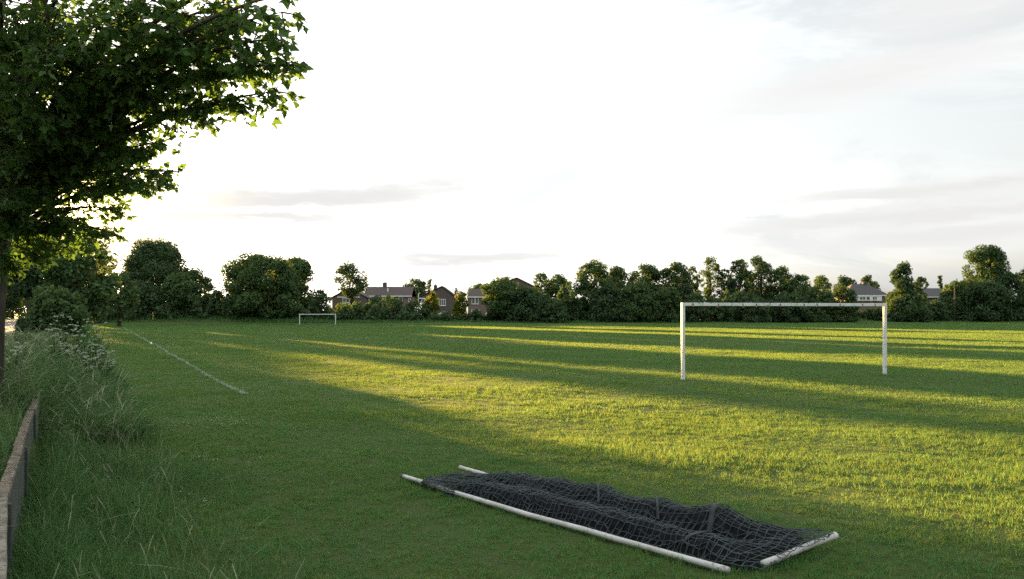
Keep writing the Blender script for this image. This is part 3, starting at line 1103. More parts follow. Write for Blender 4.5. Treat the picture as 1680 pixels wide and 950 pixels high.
def make_tree(name, label, cat, px, hw, top, d, m, base=None, bottom=0.1, seed=0, lobes=26, leaf=0.42, dens=1.0, shape='round',
              trunk=True, group=None, depth=None, loose=0.0, sub=()):
    """a tree or bush whose crown is hw photograph pixels wide each way about px and reaches up to row `top`, d metres ahead"""
    rng = np.random.default_rng(1000 + seed)
    c = at(px, 512, d)
    z0 = gz(c.x, c.y)
    W = hw / 1318 * d
    ztop = EYE + (512 - top) / 1318 * d
    Ht = ztop - z0
    t = thing(name, label, cat, (c.x, c.y, z0), 0, group)
    zb = bottom * Ht
    zc = (zb + Ht) / 2
    rz = (Ht - zb) / 2
    dp = (depth or W) * 0.85
    parts = []
    big = max(W, rz)
    lr = 0.245 * min(W, rz) if shape != 'spire' else 0.22 * W
    lr = max(lr, 0.30)
    lobes = int(lobes * 1.5) if shape != 'spire' else lobes
    lobes_pos = []
    for i in range(lobes):
        th = rng.random() * 2 * PI
        zz = -1 + 2 * (i + .5) / lobes
        if shape == 'spire':
            rr = 0.9 * (1 - (zz + 1) / 2) ** .8 + .06
        elif shape == 'cone':
            rr = 0.95 * (1 - ((zz + 1) / 2) ** 1.7) ** .7 * (0.75 + .25 * rng.random()) + .08
        elif shape == 'dome':
            rr = 0.95 * max(0.0, 1 - ((zz + 1) / 2) ** 2.0) ** .50 * (0.8 + .2 * rng.random()) + .05
        elif shape == 'bush':
            rr = math.sqrt(max(0, 1 - max(zz, 0) ** 2.2)) * (.82 + .2 * rng.random())
        else:
            rr = math.sqrt(max(0, 1 - abs(zz) ** 2.3)) * (.80 + .22 * rng.random())
        q = .80 + .10 * rng.random()
        lobes_pos.append((rr * q * W * math.cos(th), rr * q * dp * math.sin(th), zc + zz * (rz - lr * .55) * .97, lr * (.60 + .85 * rng.random())))
    for (x, y, z, r) in lobes_pos:
        nl = int(dens * 4.6 * (4 * PI * r * r) / (leaf * leaf) * .42) + 10
        parts.append(quads_on((x, y, z), (r * 1.12, r * 1.12, r * .88), nl, leaf, rng, (.35, 1.12)))
    if bottom < .06 and shape != 'spire':       # skirt down to the ground
        for i in range(9):
            th = rng.random() * 2 * PI
            q = W * (.35 + .5 * rng.random())
            lobes_pos.append((q * math.cos(th), q * dp / W * math.sin(th), lr * (.5 + .8 * rng.random()), lr * (.8 + .4 * rng.random())))
            x, y, z, r = lobes_pos[-1]
            parts.append(quads_on((x, y, z), (r * 1.15, r * 1.15, r), int(dens * 24 * r * r / (leaf * leaf)) + 10, leaf, rng, (.3, 1.1)))
    # inner leaves
    ni = int(dens * 3.4 * (W * dp + W * rz) * 3 / (leaf * leaf) * .36 * (1 - loose))
    if shape == 'spire':
        ni //= 3
    vin = quads_on((0, 0, zc), (W * .78, dp * .78, rz * .84), ni, leaf * 1.25, rng, (.25, 1.0))
    if shape in ('spire', 'cone'):
        V = vin[0].copy()
        f = np.clip((V[:, 2] - zb) / (Ht - zb), 0, 1)
        V[:, 0] *= (1 - f * .75); V[:, 1] *= (1 - f * .75)
        vin = (V, vin[1], vin[2])
    parts.append(vin)
    # twig tips that break the outline
    nt = int(26 + 2.2 * W)
    for i in range(nt):
        x, y, z, r = lobes_pos[rng.integers(len(lobes_pos))]
        v = rng.normal(0, 1, 3); v[2] = abs(v[2]) * .9; v /= np.linalg.norm(v)
        parts.append(quads_on((x + v[0] * r * 1.15, y + v[1] * r * 1.15, z + v[2] * r * 1.05), (leaf * .7, leaf * .7, leaf * 1.0), 6, leaf * .8, rng, (.2, 1.0)))
    V, T, ti = merge(parts)
    obj('crown', mesh_np('crown', V, T, ti), m, t)
    if trunk:
        mb = MB()
        r0 = max(.09, .030 * Ht)
        wob = rng.normal(0, .03 * Ht, (4, 2))
        zs = [-.25, zb * .6 + .12 * Ht, Ht * .45, Ht * .72]
        pts = [(wob[i, 0] * (i > 0), wob[i, 1] * (i > 0), zs[i]) for i in range(4)]
        mb.tube(pts, [r0 * 1.25, r0, r0 * .65, r0 * .25], 9)
        for i in range(6):
            x, y, z, r = lobes_pos[rng.integers(len(lobes_pos))]
            p0 = Vector(pts[1]).lerp(Vector(pts[2]), rng.random())
            p2 = Vector((x * .9, y * .9, z))
            p1 = p0.lerp(p2, .5) + Vector((0, 0, -.06 * Ht))
            mb.tube([p0, p1, p2], [r0 * .5, r0 * .32, r0 * .1], 6)
        mb.build('trunk', M['bark'], t, True)
    return t


T = 'tree'
tree_specs = [
    # name, label, px, hw, top, d, material, kwargs
    ('broadleaf_tree', 'tall dark tree behind the leafy branches above the road, nearest the left trunk', 2, 46, 380, 160, 'dark_leaf', dict(lobes=40, dens=.9)),
    ('broadleaf_tree', 'tall dark tree under the low sun just left of the open sky', 152, 29, 390, 163, 'dark_leaf', dict(lobes=30, dens=1.2, bottom=.02)),
    ('broadleaf_tree', 'lower dark tree between the two tall ones behind the leafy branches', 82, 42, 408, 158, 'dark_leaf', dict(lobes=30, bottom=.02)),
    ('broadleaf_tree', 'tall dark tree cut off by the left edge beyond the road', -90, 62, 376, 160, 'dark_leaf', dict(lobes=30, bottom=.02)),
    ('roadside_tree', 'mid green spreading tree over the road bank under the sun', 128, 54, 386, 62, 'mid_leaf', dict(lobes=34, leaf=.30, bottom=.12)),
    ('roadside_tree', 'dark tree filling the shade beside the road behind the elder bush', 58, 64, 374, 74, 'dark_leaf', dict(lobes=34, leaf=.32, bottom=.32)),
    ('hedge_tree', 'dark tree closing the view at the far end of the road', 22, 74, 462, 222, 'dark_leaf', dict(bottom=.0, shape='bush')),
    ('elder_bush', 'rounded green elder bush on the bank beside the road', 92, 44, 470, 44, 'mid_leaf', dict(lobes=26, leaf=.20, bottom=.02, shape='bush')),
    ('field_maple', 'small round topped tree left of the tall domed tree', 196, 27, 447, 118, 'mid_leaf', dict(bottom=.12)),
    ('domed_tree', 'tall airy domed tree with sun glinting through its twigs', 257, 56, 393, 150, 'dark_leaf', dict(shape='dome', lobes=52, loose=.6, dens=.9, leaf=.36, bottom=.16)),
    ('hedge_tree', 'dark tree low on the flank of the domed tree', 312, 40, 442, 152, 'dark_leaf', dict(bottom=.05)),
    ('hawthorn', 'mid green hawthorn in front of the domed tree', 296, 30, 448, 144, 'mid_leaf', dict(bottom=.05, shape='bush')),
    ('hedge_tree', 'dark low tree below the domed tree at the edge of the field', 232, 36, 462, 142, 'dark_leaf', dict(bottom=.03, shape='bush')),
    ('hedge_bush', 'low dark bush in the gap before the big round tree', 358, 30, 477, 150, 'dark_leaf', dict(bottom=.02, shape='bush')),
    ('round_tree', 'broad round dense tree behind the distant goal', 428, 58, 417, 148, 'mid_leaf', dict(lobes=48, bottom=.02, shape='bush')),
    ('round_tree', 'looser tree merging with the right side of the broad round tree', 476, 44, 421, 160, 'mid_leaf', dict(lobes=44, bottom=.02, loose=.2, shape='bush')),
    ('hedge_bush', 'small yellowish bush at the right foot of the broad round tree', 522, 19, 474, 152, 'pale_leaf', dict(bottom=.02, shape='bush', lobes=16)),
    ('ash_tree', 'slender airy tree with bare trunk in front of the dark gabled house', 574, 28, 432, 168, 'dark_leaf', dict(bottom=.40, loose=.75, dens=.62, leaf=.36)),
    ('willow_bush', 'grey green willow bush right of the distant goal', 578, 40, 496, 156, 'mid_leaf', dict(bottom=.0, shape='bush')),
    ('willow_bush', 'pale tawny willow bush in front of the terrace windows', 632, 37, 485, 158, 'pale_leaf', dict(bottom=.0, shape='bush')),
    ('hedge_bush', 'dark bush between the tawny willow and the yellow sapling', 683, 22, 494, 158, 'dark_leaf', dict(bottom=.0, shape='bush', lobes=16)),
    ('garden_tree', 'dark rounded tree between the terrace and the gabled house', 682, 22, 457, 205, 'dark_leaf', dict(bottom=.3)),
    ('garden_tree', 'thin sparse tree above the chimney of the gabled house', 709, 9, 456, 212, 'dark_leaf', dict(bottom=.4, loose=.8, dens=.5, lobes=12)),
    ('young_birch', 'yellow green pointed sapling in front of the gabled house wall', 708, 16, 478, 160, 'gold_leaf', dict(shape='cone', bottom=.05, lobes=20, leaf=.34)),
    ('young_birch', 'yellow green sapling right of the garden gazebo', 757, 16, 478, 160, 'gold_leaf', dict(shape='cone', bottom=.05, lobes=20, leaf=.34)),
    ('garden_conifer', 'small dark pointed tree showing above the sapling beside the gazebo', 749, 7, 471, 196, 'dark_leaf', dict(shape='cone', bottom=.2, lobes=10)),
    ('garden_tree', 'dark rounded tree behind the brick house with the paired windows', 788, 22, 465, 215, 'dark_leaf', dict(bottom=.2)),
    ('lime_tree', 'full green tree hiding the middle of the brick house', 824, 36, 457, 158, 'mid_leaf', dict(lobes=34, bottom=.10)),
    ('hedge_tree', 'dark tree at the right gable of the brick house', 862, 34, 470, 156, 'dark_leaf', dict(lobes=30, bottom=.02, shape='bush')),
    ('hedge_tree', 'upright tree with a tuft on top right of the brick gable', 889, 16, 447, 172, 'mid_leaf', dict(bottom=.1)),
    ('hedge_tree', 'rounded tree before the tall wood begins', 920, 24, 451, 172, 'mid_leaf', dict(bottom=.05)),
    ('hedge_bush', 'pale yellowish bush at the edge of the tall wood', 932, 18, 469, 160, 'pale_leaf', dict(bottom=.02, shape='bush')),
    ('hedge_bush', 'dark bush in front of the pale bush by the wood', 905, 26, 490, 155, 'dark_leaf', dict(bottom=.0, shape='bush')),
    ('oak_tree', 'tall first tree of the wood with a golden sunlit left side', 974, 31, 428, 166, 'mid_leaf', dict(lobes=36, bottom=.02)),
    ('oak_tree', 'dark broad tree second in the tall wood', 1018, 28, 437, 170, 'dark_leaf', dict(lobes=34, bottom=.02)),
    ('oak_tree', 'dark broad tree third in the tall wood behind the pale green one', 1058, 30, 434, 172, 'dark_leaf', dict(lobes=34, bottom=.02)),
    ('field_maple', 'grey green dome shaped tree in front of the tall wood', 1046, 36, 464, 160, 'mid_leaf', dict(lobes=34, bottom=.0, shape='bush')),
    ('hedge_bush', 'dark green bush at the foot of the golden sided tree', 996, 28, 466, 159, 'dark_leaf', dict(bottom=.0, shape='bush')),
    ('oak_tree', 'pointed dark tree just left of the near goal post', 1108, 27, 430, 170, 'dark_leaf', dict(lobes=32, bottom=.02)),
    ('oak_tree', 'narrow dark tree above the left corner of the near goal', 1134, 15, 436, 174, 'dark_leaf', dict(bottom=.1)),
    ('poplar', 'airy upright tree with sky gaps above the near crossbar', 1166, 17, 421, 176, 'mid_leaf', dict(bottom=.3, loose=.6, dens=.8, leaf=.36)),
    ('oak_tree', 'small tree filling the gap beside the airy upright tree', 1189, 15, 440, 174, 'dark_leaf', dict(bottom=.1)),
    ('oak_tree', 'tall dark tree above the left half of the near crossbar', 1214, 21, 424, 172, 'dark_leaf', dict(lobes=32, bottom=.03)),
    ('oak_tree', 'tallest feathery tree above the middle of the near crossbar', 1246, 24, 420, 174, 'dark_leaf', dict(lobes=34, bottom=.03, leaf=.38)),
    ('oak_tree', 'sloping shouldered tree right of the feathery tall tree', 1280, 25, 438, 172, 'mid_leaf', dict(lobes=30, bottom=.03)),
    ('oak_tree', 'lower rounded tree where the wood steps down', 1311, 22, 449, 170, 'mid_leaf', dict(bottom=.03)),
    ('hedge_bush', 'dark bush low under the left end of the near crossbar', 1150, 40, 482, 164, 'dark_leaf', dict(lobes=28, bottom=.0, shape='bush')),
    ('hedge_bush', 'dark bush low under the middle of the near crossbar', 1225, 42, 478, 164, 'dark_leaf', dict(lobes=28, bottom=.0, shape='bush')),
    ('hedge_bush', 'dark bush low under the right half of the near crossbar', 1300, 40, 478, 165, 'dark_leaf', dict(lobes=28, bottom=.0, shape='bush')),
    ('hedge_bush', 'mid green bush in front of the pointed dark tree by the near goal post', 1092, 26, 470, 162, 'mid_leaf', dict(bottom=.0, shape='bush')),
    ('garden_tree', 'rounded tree left behind the low roof of the white fascia house', 1350, 19, 452, 215, 'mid_leaf', dict(bottom=.1)),
    ('garden_tree', 'rounded tree directly behind the ridge of the white fascia house', 1386, 20, 453, 218, 'dark_leaf', dict(bottom=.1)),
    ('garden_tree', 'pale topped tree at the right end of the white fascia house', 1425, 17, 451, 216, 'pale_leaf', dict(bottom=.2, loose=.5)),
    ('laurel_bush', 'dark rounded laurel covering the left end of the white fascia house', 1384, 21, 470, 166, 'dark_leaf', dict(bottom=.0, shape='bush')),
    ('laurel_bush', 'mid green bush beside the dark laurel under the crossbar', 1342, 24, 470, 166, 'mid_leaf', dict(bottom=.0, shape='bush')),
    ('hedge_bush', 'low dark bush below the wall of the white fascia house', 1436, 22, 505, 172, 'dark_leaf', dict(bottom=.0, shape='bush', lobes=16)),
    ('cypress', 'conical dark tree behind the right post of the near goal', 1480, 25, 430, 172, 'dark_leaf', dict(shape='cone', lobes=40, bottom=.02)),
    ('cypress', 'short companion tree at the right shoulder of the conical tree', 1509, 13, 453, 174, 'dark_leaf', dict(bottom=.1, loose=.4)),
    ('hedge_bush', 'black green bush at the foot of the conical tree', 1492, 34, 482, 168, 'dark_leaf', dict(bottom=.0, shape='bush')),
    ('spruce', 'small far spruce left of the spiky spruce', 1520, 7, 462, 235, 'dark_leaf', dict(shape='spire', bottom=.05, lobes=30, leaf=.5)),
    ('spruce', 'small spiky spruce beyond the blue grey roof', 1542, 10, 451, 235, 'dark_leaf', dict(shape='spire', bottom=.05, lobes=44, leaf=.5)),
    ('hedge_bush', 'dull green bush below the blue grey roof', 1534, 24, 495, 174, 'dark_leaf', dict(bottom=.0, shape='bush')),
    ('hedge_tree', 'green tree behind the timber pole', 1572, 26, 459, 178, 'mid_leaf', dict(bottom=.02)),
    ('poplar', 'tallest pale sunlit poplar above the right end of the hedge', 1614, 34, 404, 182, 'pale_leaf', dict(lobes=40, bottom=.22, loose=.2)),
    ('hedge_tree', 'broad dark tree under the tall pale poplar', 1616, 40, 458, 176, 'dark_leaf', dict(lobes=36, bottom=.0, shape='bush')),
    ('hedge_tree', 'dark tree right of the tall pale poplar', 1655, 28, 446, 178, 'dark_leaf', dict(lobes=30, bottom=.0)),
    ('poplar', 'sunlit tree cut off by the right edge of the picture', 1690, 24, 432, 180, 'pale_leaf', dict(bottom=.1)),
    ('hedge_tree', 'broad dark tree past the right end of the hedge', 1730, 46, 440, 180, 'dark_leaf', dict(lobes=34, bottom=.0)),
]
for i, (nm, lb, px, hw, top, d, mm, kw) in enumerate(tree_specs):
    make_tree(nm, lb, 'bush' if 'bush' in nm or nm in ('hawthorn',) else T, px, hw, top, d, M[mm], seed=i, **kw)


def undergrowth():
    rng = np.random.default_rng(77)
    n = 42000
    px = rng.uniform(150, 1800, n)
    top = np.interp(px, [150, 190, 330, 365, 530, 550, 655, 675, 765, 790, 860, 1380, 1402, 1448, 1460, 1800],
                    [470, 478, 480, 484, 486, 497, 499, 511, 511, 508, 478, 470, 511, 511, 482, 478])
    x0 = (px - 840) / 1318 * 160
    y = far_y(x0) + 6.5 + 6.0 * rng.random(n) + 1.2 * np.sin(px * .11)
    x = (px - 840) / 1318 * y
    zt = (EYE + (512 - top) / 1318 * y) * (.62 + .38 * np.sin(px * .07) * np.sin(px * .19 + 1))
    zt = np.maximum(zt, 1.0)
    z0 = ground_z(x, y)
    z = z0 + (zt - z0) * rng.random(n) ** .8
    V = np.stack([x, y, z], -1)
    Vq, Tq, ti = quads_on((0, 0, 0), (.3, .3, .3), n, .62, rng)
    ctr = Vq.reshape(n, 4, 3)
    Vq = (ctr + V[:, None, :]).reshape(-1, 3)
    obj('undergrowth', mesh_np('undergrowth', Vq, Tq, ti), M['dark_leaf'], kind='stuff')


undergrowth()


# ------------------------------------------------------------------ near tree with lobed leaves
def leaf_outline():
    """palmate five lobed leaf in the xy plane, stalk at the origin, tip along +y, length 1"""
    pts = [(0, 0), (.16, .03), (.36, -.02), (.33, .14), (.56, .34), (.36, .40), (.30, .50), (.22, .62), (.14, .80), (0, 1.0),
           (-.14, .80), (-.22, .62), (-.30, .50), (-.36, .40), (-.56, .34), (-.33, .14), (-.36, -.02), (-.16, .03)]
    c = (0, .38)
    P = np.array([c] + pts, float)
    z = -.16 * np.abs(P[:, 0]) - .10 * np.maximum(P[:, 1] - .5, 0)
    V = np.column_stack([P, z])
    n = len(pts)
    T_ = np.array([[0, 1 + i, 1 + (i + 1) % n] for i in range(n)])
    return V, T_


def near_tree():
    rng = np.random.default_rng(21)
    base = Vector((-8.43, 12.9, 0)); base.z = gz(base.x, base.y)
    t = thing('maple_tree', 'large near broadleaf tree overhanging the field with lobed leaves and a dark trunk', 'tree', tuple(base))
    # trunk
    tr = MB()
    tp = [(0, 0, -.3), (0.0, 0, .2), (.03, .05, 1.5), (.12, .1, 3.0), (.1, .2, 4.6), (-.1, .3, 6.2), (-.1, .3, 8.0), (.1, .2, 10.0)]
    tr.tube(tp, [.30, .23, .20, .19, .175, .15, .11, .05], 16)
    tr.build('trunk', M['bark'], t, True)
    tpv = [Vector(p) for p in tp]

    def on_trunk(z):
        for a, b in zip(tpv, tpv[1:]):
            if a.z <= z <= b.z:
                return a.lerp(b, (z - a.z) / (b.z - a.z))
        return tpv[-1]
    # branch ends: picture place and distance, spread of the leafy part, leaf count
    ends = [(478, 108, 8.6, .50, 300), (455, 62, 8.2, .50, 300), (452, 150, 9.0, .45, 280), (400, 170, 9.4, .48, 300), (462, 20, 7.8, .45, 240), (340, 178, 9.6, .45, 280),
            (430, 100, 9.0, .60, 380), (390, 50, 8.6, .65, 420), (350, 115, 9.3, .65, 420), (300, 60, 9.0, .75, 480), (300, 150, 9.7, .45, 300), (420, -50, 8.2, .7, 340),
            (470, -10, 7.4, .22, 60), (425, 12, 8.5, .5, 260), (380, 5, 8.7, .55, 260),
            (286, 280, 10.2, .42, 240), (255, 305, 10.6, .38, 220), (232, 250, 10.4, .50, 330), (262, 235, 10.3, .38, 240), (200, 215, 10.4, .6, 420), (215, 300, 10.9, .45, 250),
            (192, 350, 11.2, .42, 230), (178, 380, 11.6, .45, 260), (165, 308, 11.0, .45, 200), (130, 275, 10.9, .55, 300), (120, 372, 12.0, .5, 330), (150, 355, 11.6, .35, 70), (118, 350, 11.4, .35, 60),
            (230, 110, 9.4, .8, 560), (180, 40, 8.8, .8, 520), (250, 0, 8.6, .8, 480), (150, 150, 9.8, .8, 560), (80, 80, 9.0, .8, 480), (60, 180, 9.6, .8, 520), (110, 220, 10.2, .75, 480),
            (20, 130, 9.2, .8, 420), (40, 250, 10.2, .75, 460), (70, 320, 11.0, .65, 380), (10, 320, 10.6, .7, 420), (30, 365, 11.6, .55, 420), (80, 375, 12.2, .5, 360), (-60, 200, 9.6, .9, 400),
            (-90, 60, 9.0, 1.0, 400), (-60, 350, 11.0, .8, 380), (330, -80, 8.6, .9, 360), (160, -90, 8.4, 1.0, 360), (0, -60, 8.6, 1.0, 360), (200, -200, 10.5, 1.2, 340),
            (-120, 420, 12.8, .55, 260),
            (60, 418, 12.6, .5, 200), (112, 412, 12.4, .45, 170), (18, 428, 12.8, .5, 200), (150, 402, 12.2, .4, 120), (30, 30, 9.4, .8, 420), (95, 15, 9.0, .8, 420), (140, 80, 9.6, .7, 380), (10, 70, 9.8, .8, 380), (70, -40, 9.2, .9, 380), (200, -30, 9.0, .8, 380)]
    # the parts of the crown away from the picture
    br = MB()
    LP, LD, LN, LS = [], [], [], []      # leaf position, direction, normal, size
    tipflag = []
    E = []
    for (px, py, d, sp, nl) in ends:
        E.append((at(px, py, d) - base, sp, nl))
    for i in range(16):
        th = rng.uniform(.55 * PI, 1.9 * PI)
        r = rng.uniform(2.5, 5.5)
        E.append((Vector((r * math.cos(th), r * math.sin(th) + .5, rng.uniform(4, 9.5))), 1.1, 230))
    for ei, (e, sp, nl) in enumerate(E):
        z0 = min(max(2.6, e.z * .62 + rng.uniform(-.3, .3)), 9.0)
        a = on_trunk(z0)
        L = (e - a).length
        mid1 = a.lerp(e, .35) + Vector((0, 0, .12 * L)) + Vector(rng.normal(0, .12, 3))
        mid2 = a.lerp(e, .72) + Vector((0, 0, .10 * L)) + Vector(rng.normal(0, .10, 3))
        ctrl = [a, mid1, mid2, e]
        pts = []
        for k in range(13):
            u = k / 12
            b = [(1 - u) ** 3, 3 * u * (1 - u) ** 2, 3 * u * u * (1 - u), u ** 3]
            pts.append(sum((ctrl[j] * b[j] for j in range(4)), Vector()))
        r0 = .010 + .0065 * L
        br.tube(pts, [r0 * (1 - k / 12) ** .8 + .004 for k in range(13)], 7, False)
        # twigs with leaves
        ntw = max(3, int(nl / (7.0 if ei < 11 or 12 < ei < 24 else 10.5)))
        for j in range(ntw):
            u = 1 - (rng.random() ** 1.25) * (.62 if ei < 61 else .7)
            k = min(int(u * 12), 11)
            p = pts[k].lerp(pts[k + 1], u * 12 - k)
            main = (pts[k + 1] - pts[k]).normalized()
            v = Vector(rng.normal(0, 1, 3)); v.z *= .6
            v = (v.normalized() + main * .9).normalized()
            ln = sp * (.30 + .7 * rng.random()) * (1.15 - .45 * u)
            q = p + v * ln + Vector((0, 0, -.18 * ln))
            m_ = p.lerp(q, .5) + Vector((0, 0, .10 * ln))
            br.tube([p, m_, q], [.009, .007, .004], 4, False)
            nlf = 11
            for h in range(nlf):
                f = .25 + .75 * (h + rng.random() * .6) / nlf
                lp = (p.lerp(m_, f * 2) if f < .5 else m_.lerp(q, f * 2 - 1))
                dv = Vector(rng.normal(0, 1, 3)); dv.z = dv.z * .45 - .55
                dv = (dv + v * .5).normalized()
                st = .03 + .05 * rng.random()
                lp = lp + dv * st
                nv = Vector(rng.normal(0, .55, 3)) + Vector((0, 0, .9))
                LP.append(lp); LD.append(dv); LN.append(nv); LS.append(.045 + .075 * rng.random())
                tipflag.append(ei < 24 and (u > .8 or f > .8))
    br.build('branches', M['bark'], t, True)
    LP = np.array([tuple(p) for p in LP]); LD = np.array([tuple(p) for p in LD]); LN = np.array([tuple(p) for p in LN]); LS = np.array(LS)
    Wp = LP + np.array(base)
    sx = 840 + 1318 * Wp[:, 0] / Wp[:, 1]; sy = 512 - 1318 * (Wp[:, 2] - EYE) / Wp[:, 1]
    # gaps cut along camera sight lines, mainly to show the painted sun glow
    hole = np.zeros(len(LP))
    for hx, hy, hr in ((106, 322, 20), (128, 346, 29), (162, 350, 22), (95, 288, 14), (215, 215, 16), (70, 385, 13), (150, 300, 12), (265, 165, 16)):
        hole = np.maximum(hole, np.exp(-(((sx - hx) / hr) ** 2 + ((sy - hy) / (hr * .8)) ** 2)))
    keep = rng.random(len(LP)) > .93 * hole
    LP, LD, LN, LS, sx, sy = LP[keep], LD[keep], LN[keep], LS[keep], sx[keep], sy[keep]
    tipflag = np.array(tipflag)[keep]
    X = LN - LD * np.sum(LN * LD, 1, keepdims=True); X /= np.linalg.norm(X, axis=1, keepdims=True) + 1e-9   # normal
    S = np.cross(LD, X)
    lv, lt = leaf_outline()
    tips = np.where(np.array(tipflag))[0]
    # the leaves that stand clear at the ends of the sprays, one by one
    order = tips[np.argsort(-(sx[tips] + .25 * sy[tips] + 60 * rng.random(len(tips))))]
    inpic = order[(sy[order] > -10) & (sx[order] > 150)]
    single = inpic[:300]
    rest = np.setdiff1d(np.arange(len(LP)), single)
    # all the others in one part
    V = (LP[rest][:, None, :] + (S[rest][:, None, :] * lv[None, :, 0:1] + LD[rest][:, None, :] * lv[None, :, 1:2] + X[rest][:, None, :] * lv[None, :, 2:3]) * LS[rest][:, None, None])
    V = V.reshape(-1, 3)
    Fq = (np.arange(len(rest)) * len(lv))[:, None, None] + lt[None]
    o = obj('crown', mesh_np('crown', V, Fq.reshape(-1, 3), np.repeat(rng.random(len(rest)), len(lv))), M['near_leaf'], t)
    o['kind'] = 'stuff'
    lms = []
    for k in range(4):
        lm = mesh_np('leaf', lv * np.array([1, 1, .6 + .4 * k]), lt, np.full(len(lv), .2 + .25 * k))
        lm.materials.append(M['near_leaf'])
        lms.append(lm)
    for n, i in enumerate(single):
        o = bpy.data.objects.new('leaf', lms[n % 4])
        COL.objects.link(o)
        o.parent = t
        R = Matrix((S[i], LD[i], X[i])).transposed().to_4x4()
        o.matrix_local = Matrix.Translation(LP[i]) @ R @ Matrix.Scale(LS[i], 4)
    print('near leaves', len(LP))


near_tree()


# ------------------------------------------------------------------ plants of the bank
def umbel_plant(x, y, h, rng, n_umb, label, lean=.25):
    z = gz(x, y)
    t = thing('cow_parsley', label, 'plant', (x, y, z), 0, 'cow parsley on the bank')
    st = MB()
    heads = []
    for i in range(n_umb):
        th = rng.random() * 2 * PI
        r = h * lean * (.2 + rng.random())
        hz = h * (.50 + .54 * rng.random())
        e = Vector((r * math.cos(th), r * math.sin(th), hz))
        st.tube([(0, 0, 0), (e.x * .35, e.y * .35, hz * .5), tuple(e)], [.008, .006, .003], 5, False)
        heads.append(e)
    st.build('stem', M['long_grass'], t, True)
    V, Fq, Ti, b = [], [], [], 0
    for e in heads:
        R = .022 + .030 * rng.random()
        for k in range(26):
            rr = R * math.sqrt(rng.random()); th = rng.random() * 2 * PI
            c = np.array([e.x + rr * math.cos(th), e.y + rr * math.sin(th), e.z + .02 - rr * rr * 3 + rng.normal(0, .006)])
            s = .008 + .007 * rng.random()
            a1 = rng.normal(0, 1, 3); a1 /= np.linalg.norm(a1)
            a2 = np.cross(a1, rng.normal(0, 1, 3)); a2 /= np.linalg.norm(a2)
            V += [c - a1 * s, c + a2 * s, c + a1 * s, c - a2 * s]
            Fq.append((b, b + 1, b + 2, b + 3)); b += 4
    obj('umbel', mesh_np('umbel', np.array(V), np.array(Fq), rng.random(len(V))), M['umbel'], t)
    # ferny leaves
    n = 90
    v, f, ti = quads_on((0, 0, h * .33), (h * .22, h * .22, h * .30), n, .10, rng, (.2, 1.0))
    obj('leaves', mesh_np('leaves', v, f, ti), M['long_grass'], t)


rng = np.random.default_rng(31)
spots = [(150, 21.5, 1.02), (165, 23.0, 1.05), (140, 22.4, 1.0), (175, 24.5, .9), (128, 23.5, .95), (158, 25.5, 1.15), (118, 20.5, .8), (172, 21.8, .75), (105, 22.0, .75), (146, 19.6, .8),
         (92, 19.0, .70), (20, 15.5, .75), (35, 16.5, .70), (8, 14.8, .72)]
for i, (px, d, h) in enumerate(spots):
    q = at(px, 512, d)
    if i < 11:
        umbel_plant(q.x, q.y, h * 1.0 + .30 * (i % 3), rng, 17 + i % 5, 'white flowering cow parsley in the clump at the end of the wall')
    else:
        umbel_plant(q.x, q.y, h, rng, 8, 'white flowering cow parsley at the foot of the large near tree')


def low_shrub(label, px, d, hw, h, m, seed, leaf=.09, name='low_shrub'):
    rng = np.random.default_rng(500 + seed)
    c = at(px, 512, d)
    z = gz(c.x, c.y)
    t = thing(name, label, 'shrub', (c.x, c.y, z))
    W = hw / 1318 * d
    parts = []
    for i in range(12):
        th = rng.random() * 2 * PI; r = W * .7 * math.sqrt(rng.random())
        rr = W * (.28 + .2 * rng.random())
        zz = h * (.25 + .6 * rng.random()) * (1 - .4 * (r / W) ** 2)
        parts.append(quads_on((r * math.cos(th), r * math.sin(th), zz), (rr, rr, h * .28), 260, leaf, rng, (.3, 1.1)))
    V, F3, ti = merge(parts)
    obj('foliage', mesh_np('foliage', V, F3, ti), m, t)
    mb = MB()
    for i in range(7):
        th = rng.random() * 2 * PI
        mb.tube([(0, 0, -.1), (W * .25 * math.cos(th), W * .25 * math.sin(th), h * .4), (W * .6 * math.cos(th), W * .6 * math.sin(th), h * .8)], [.02, .013, .005], 5, False)
    mb.build('stem', M['bark'], t, True)


low_shrub('dark green shrub on the bank just right of the near trunk', 48, 24, 34, .62, M['mid_leaf'], 1, .10)
low_shrub('brownish yellow tinged shrub in front of the elder bush', 104, 27, 26, .60, M['gold_leaf'], 2, .10)
low_shrub('nettle clump at the foot of the cow parsley beside the field', 192, 22.4, 16, .42, M['mid_leaf'], 3, .07, 'nettle_clump')
low_shrub('thin leggy shrub in front of the road between trunk and elder', 38, 38, 14, 1.0, M['dark_leaf'], 4, .12)


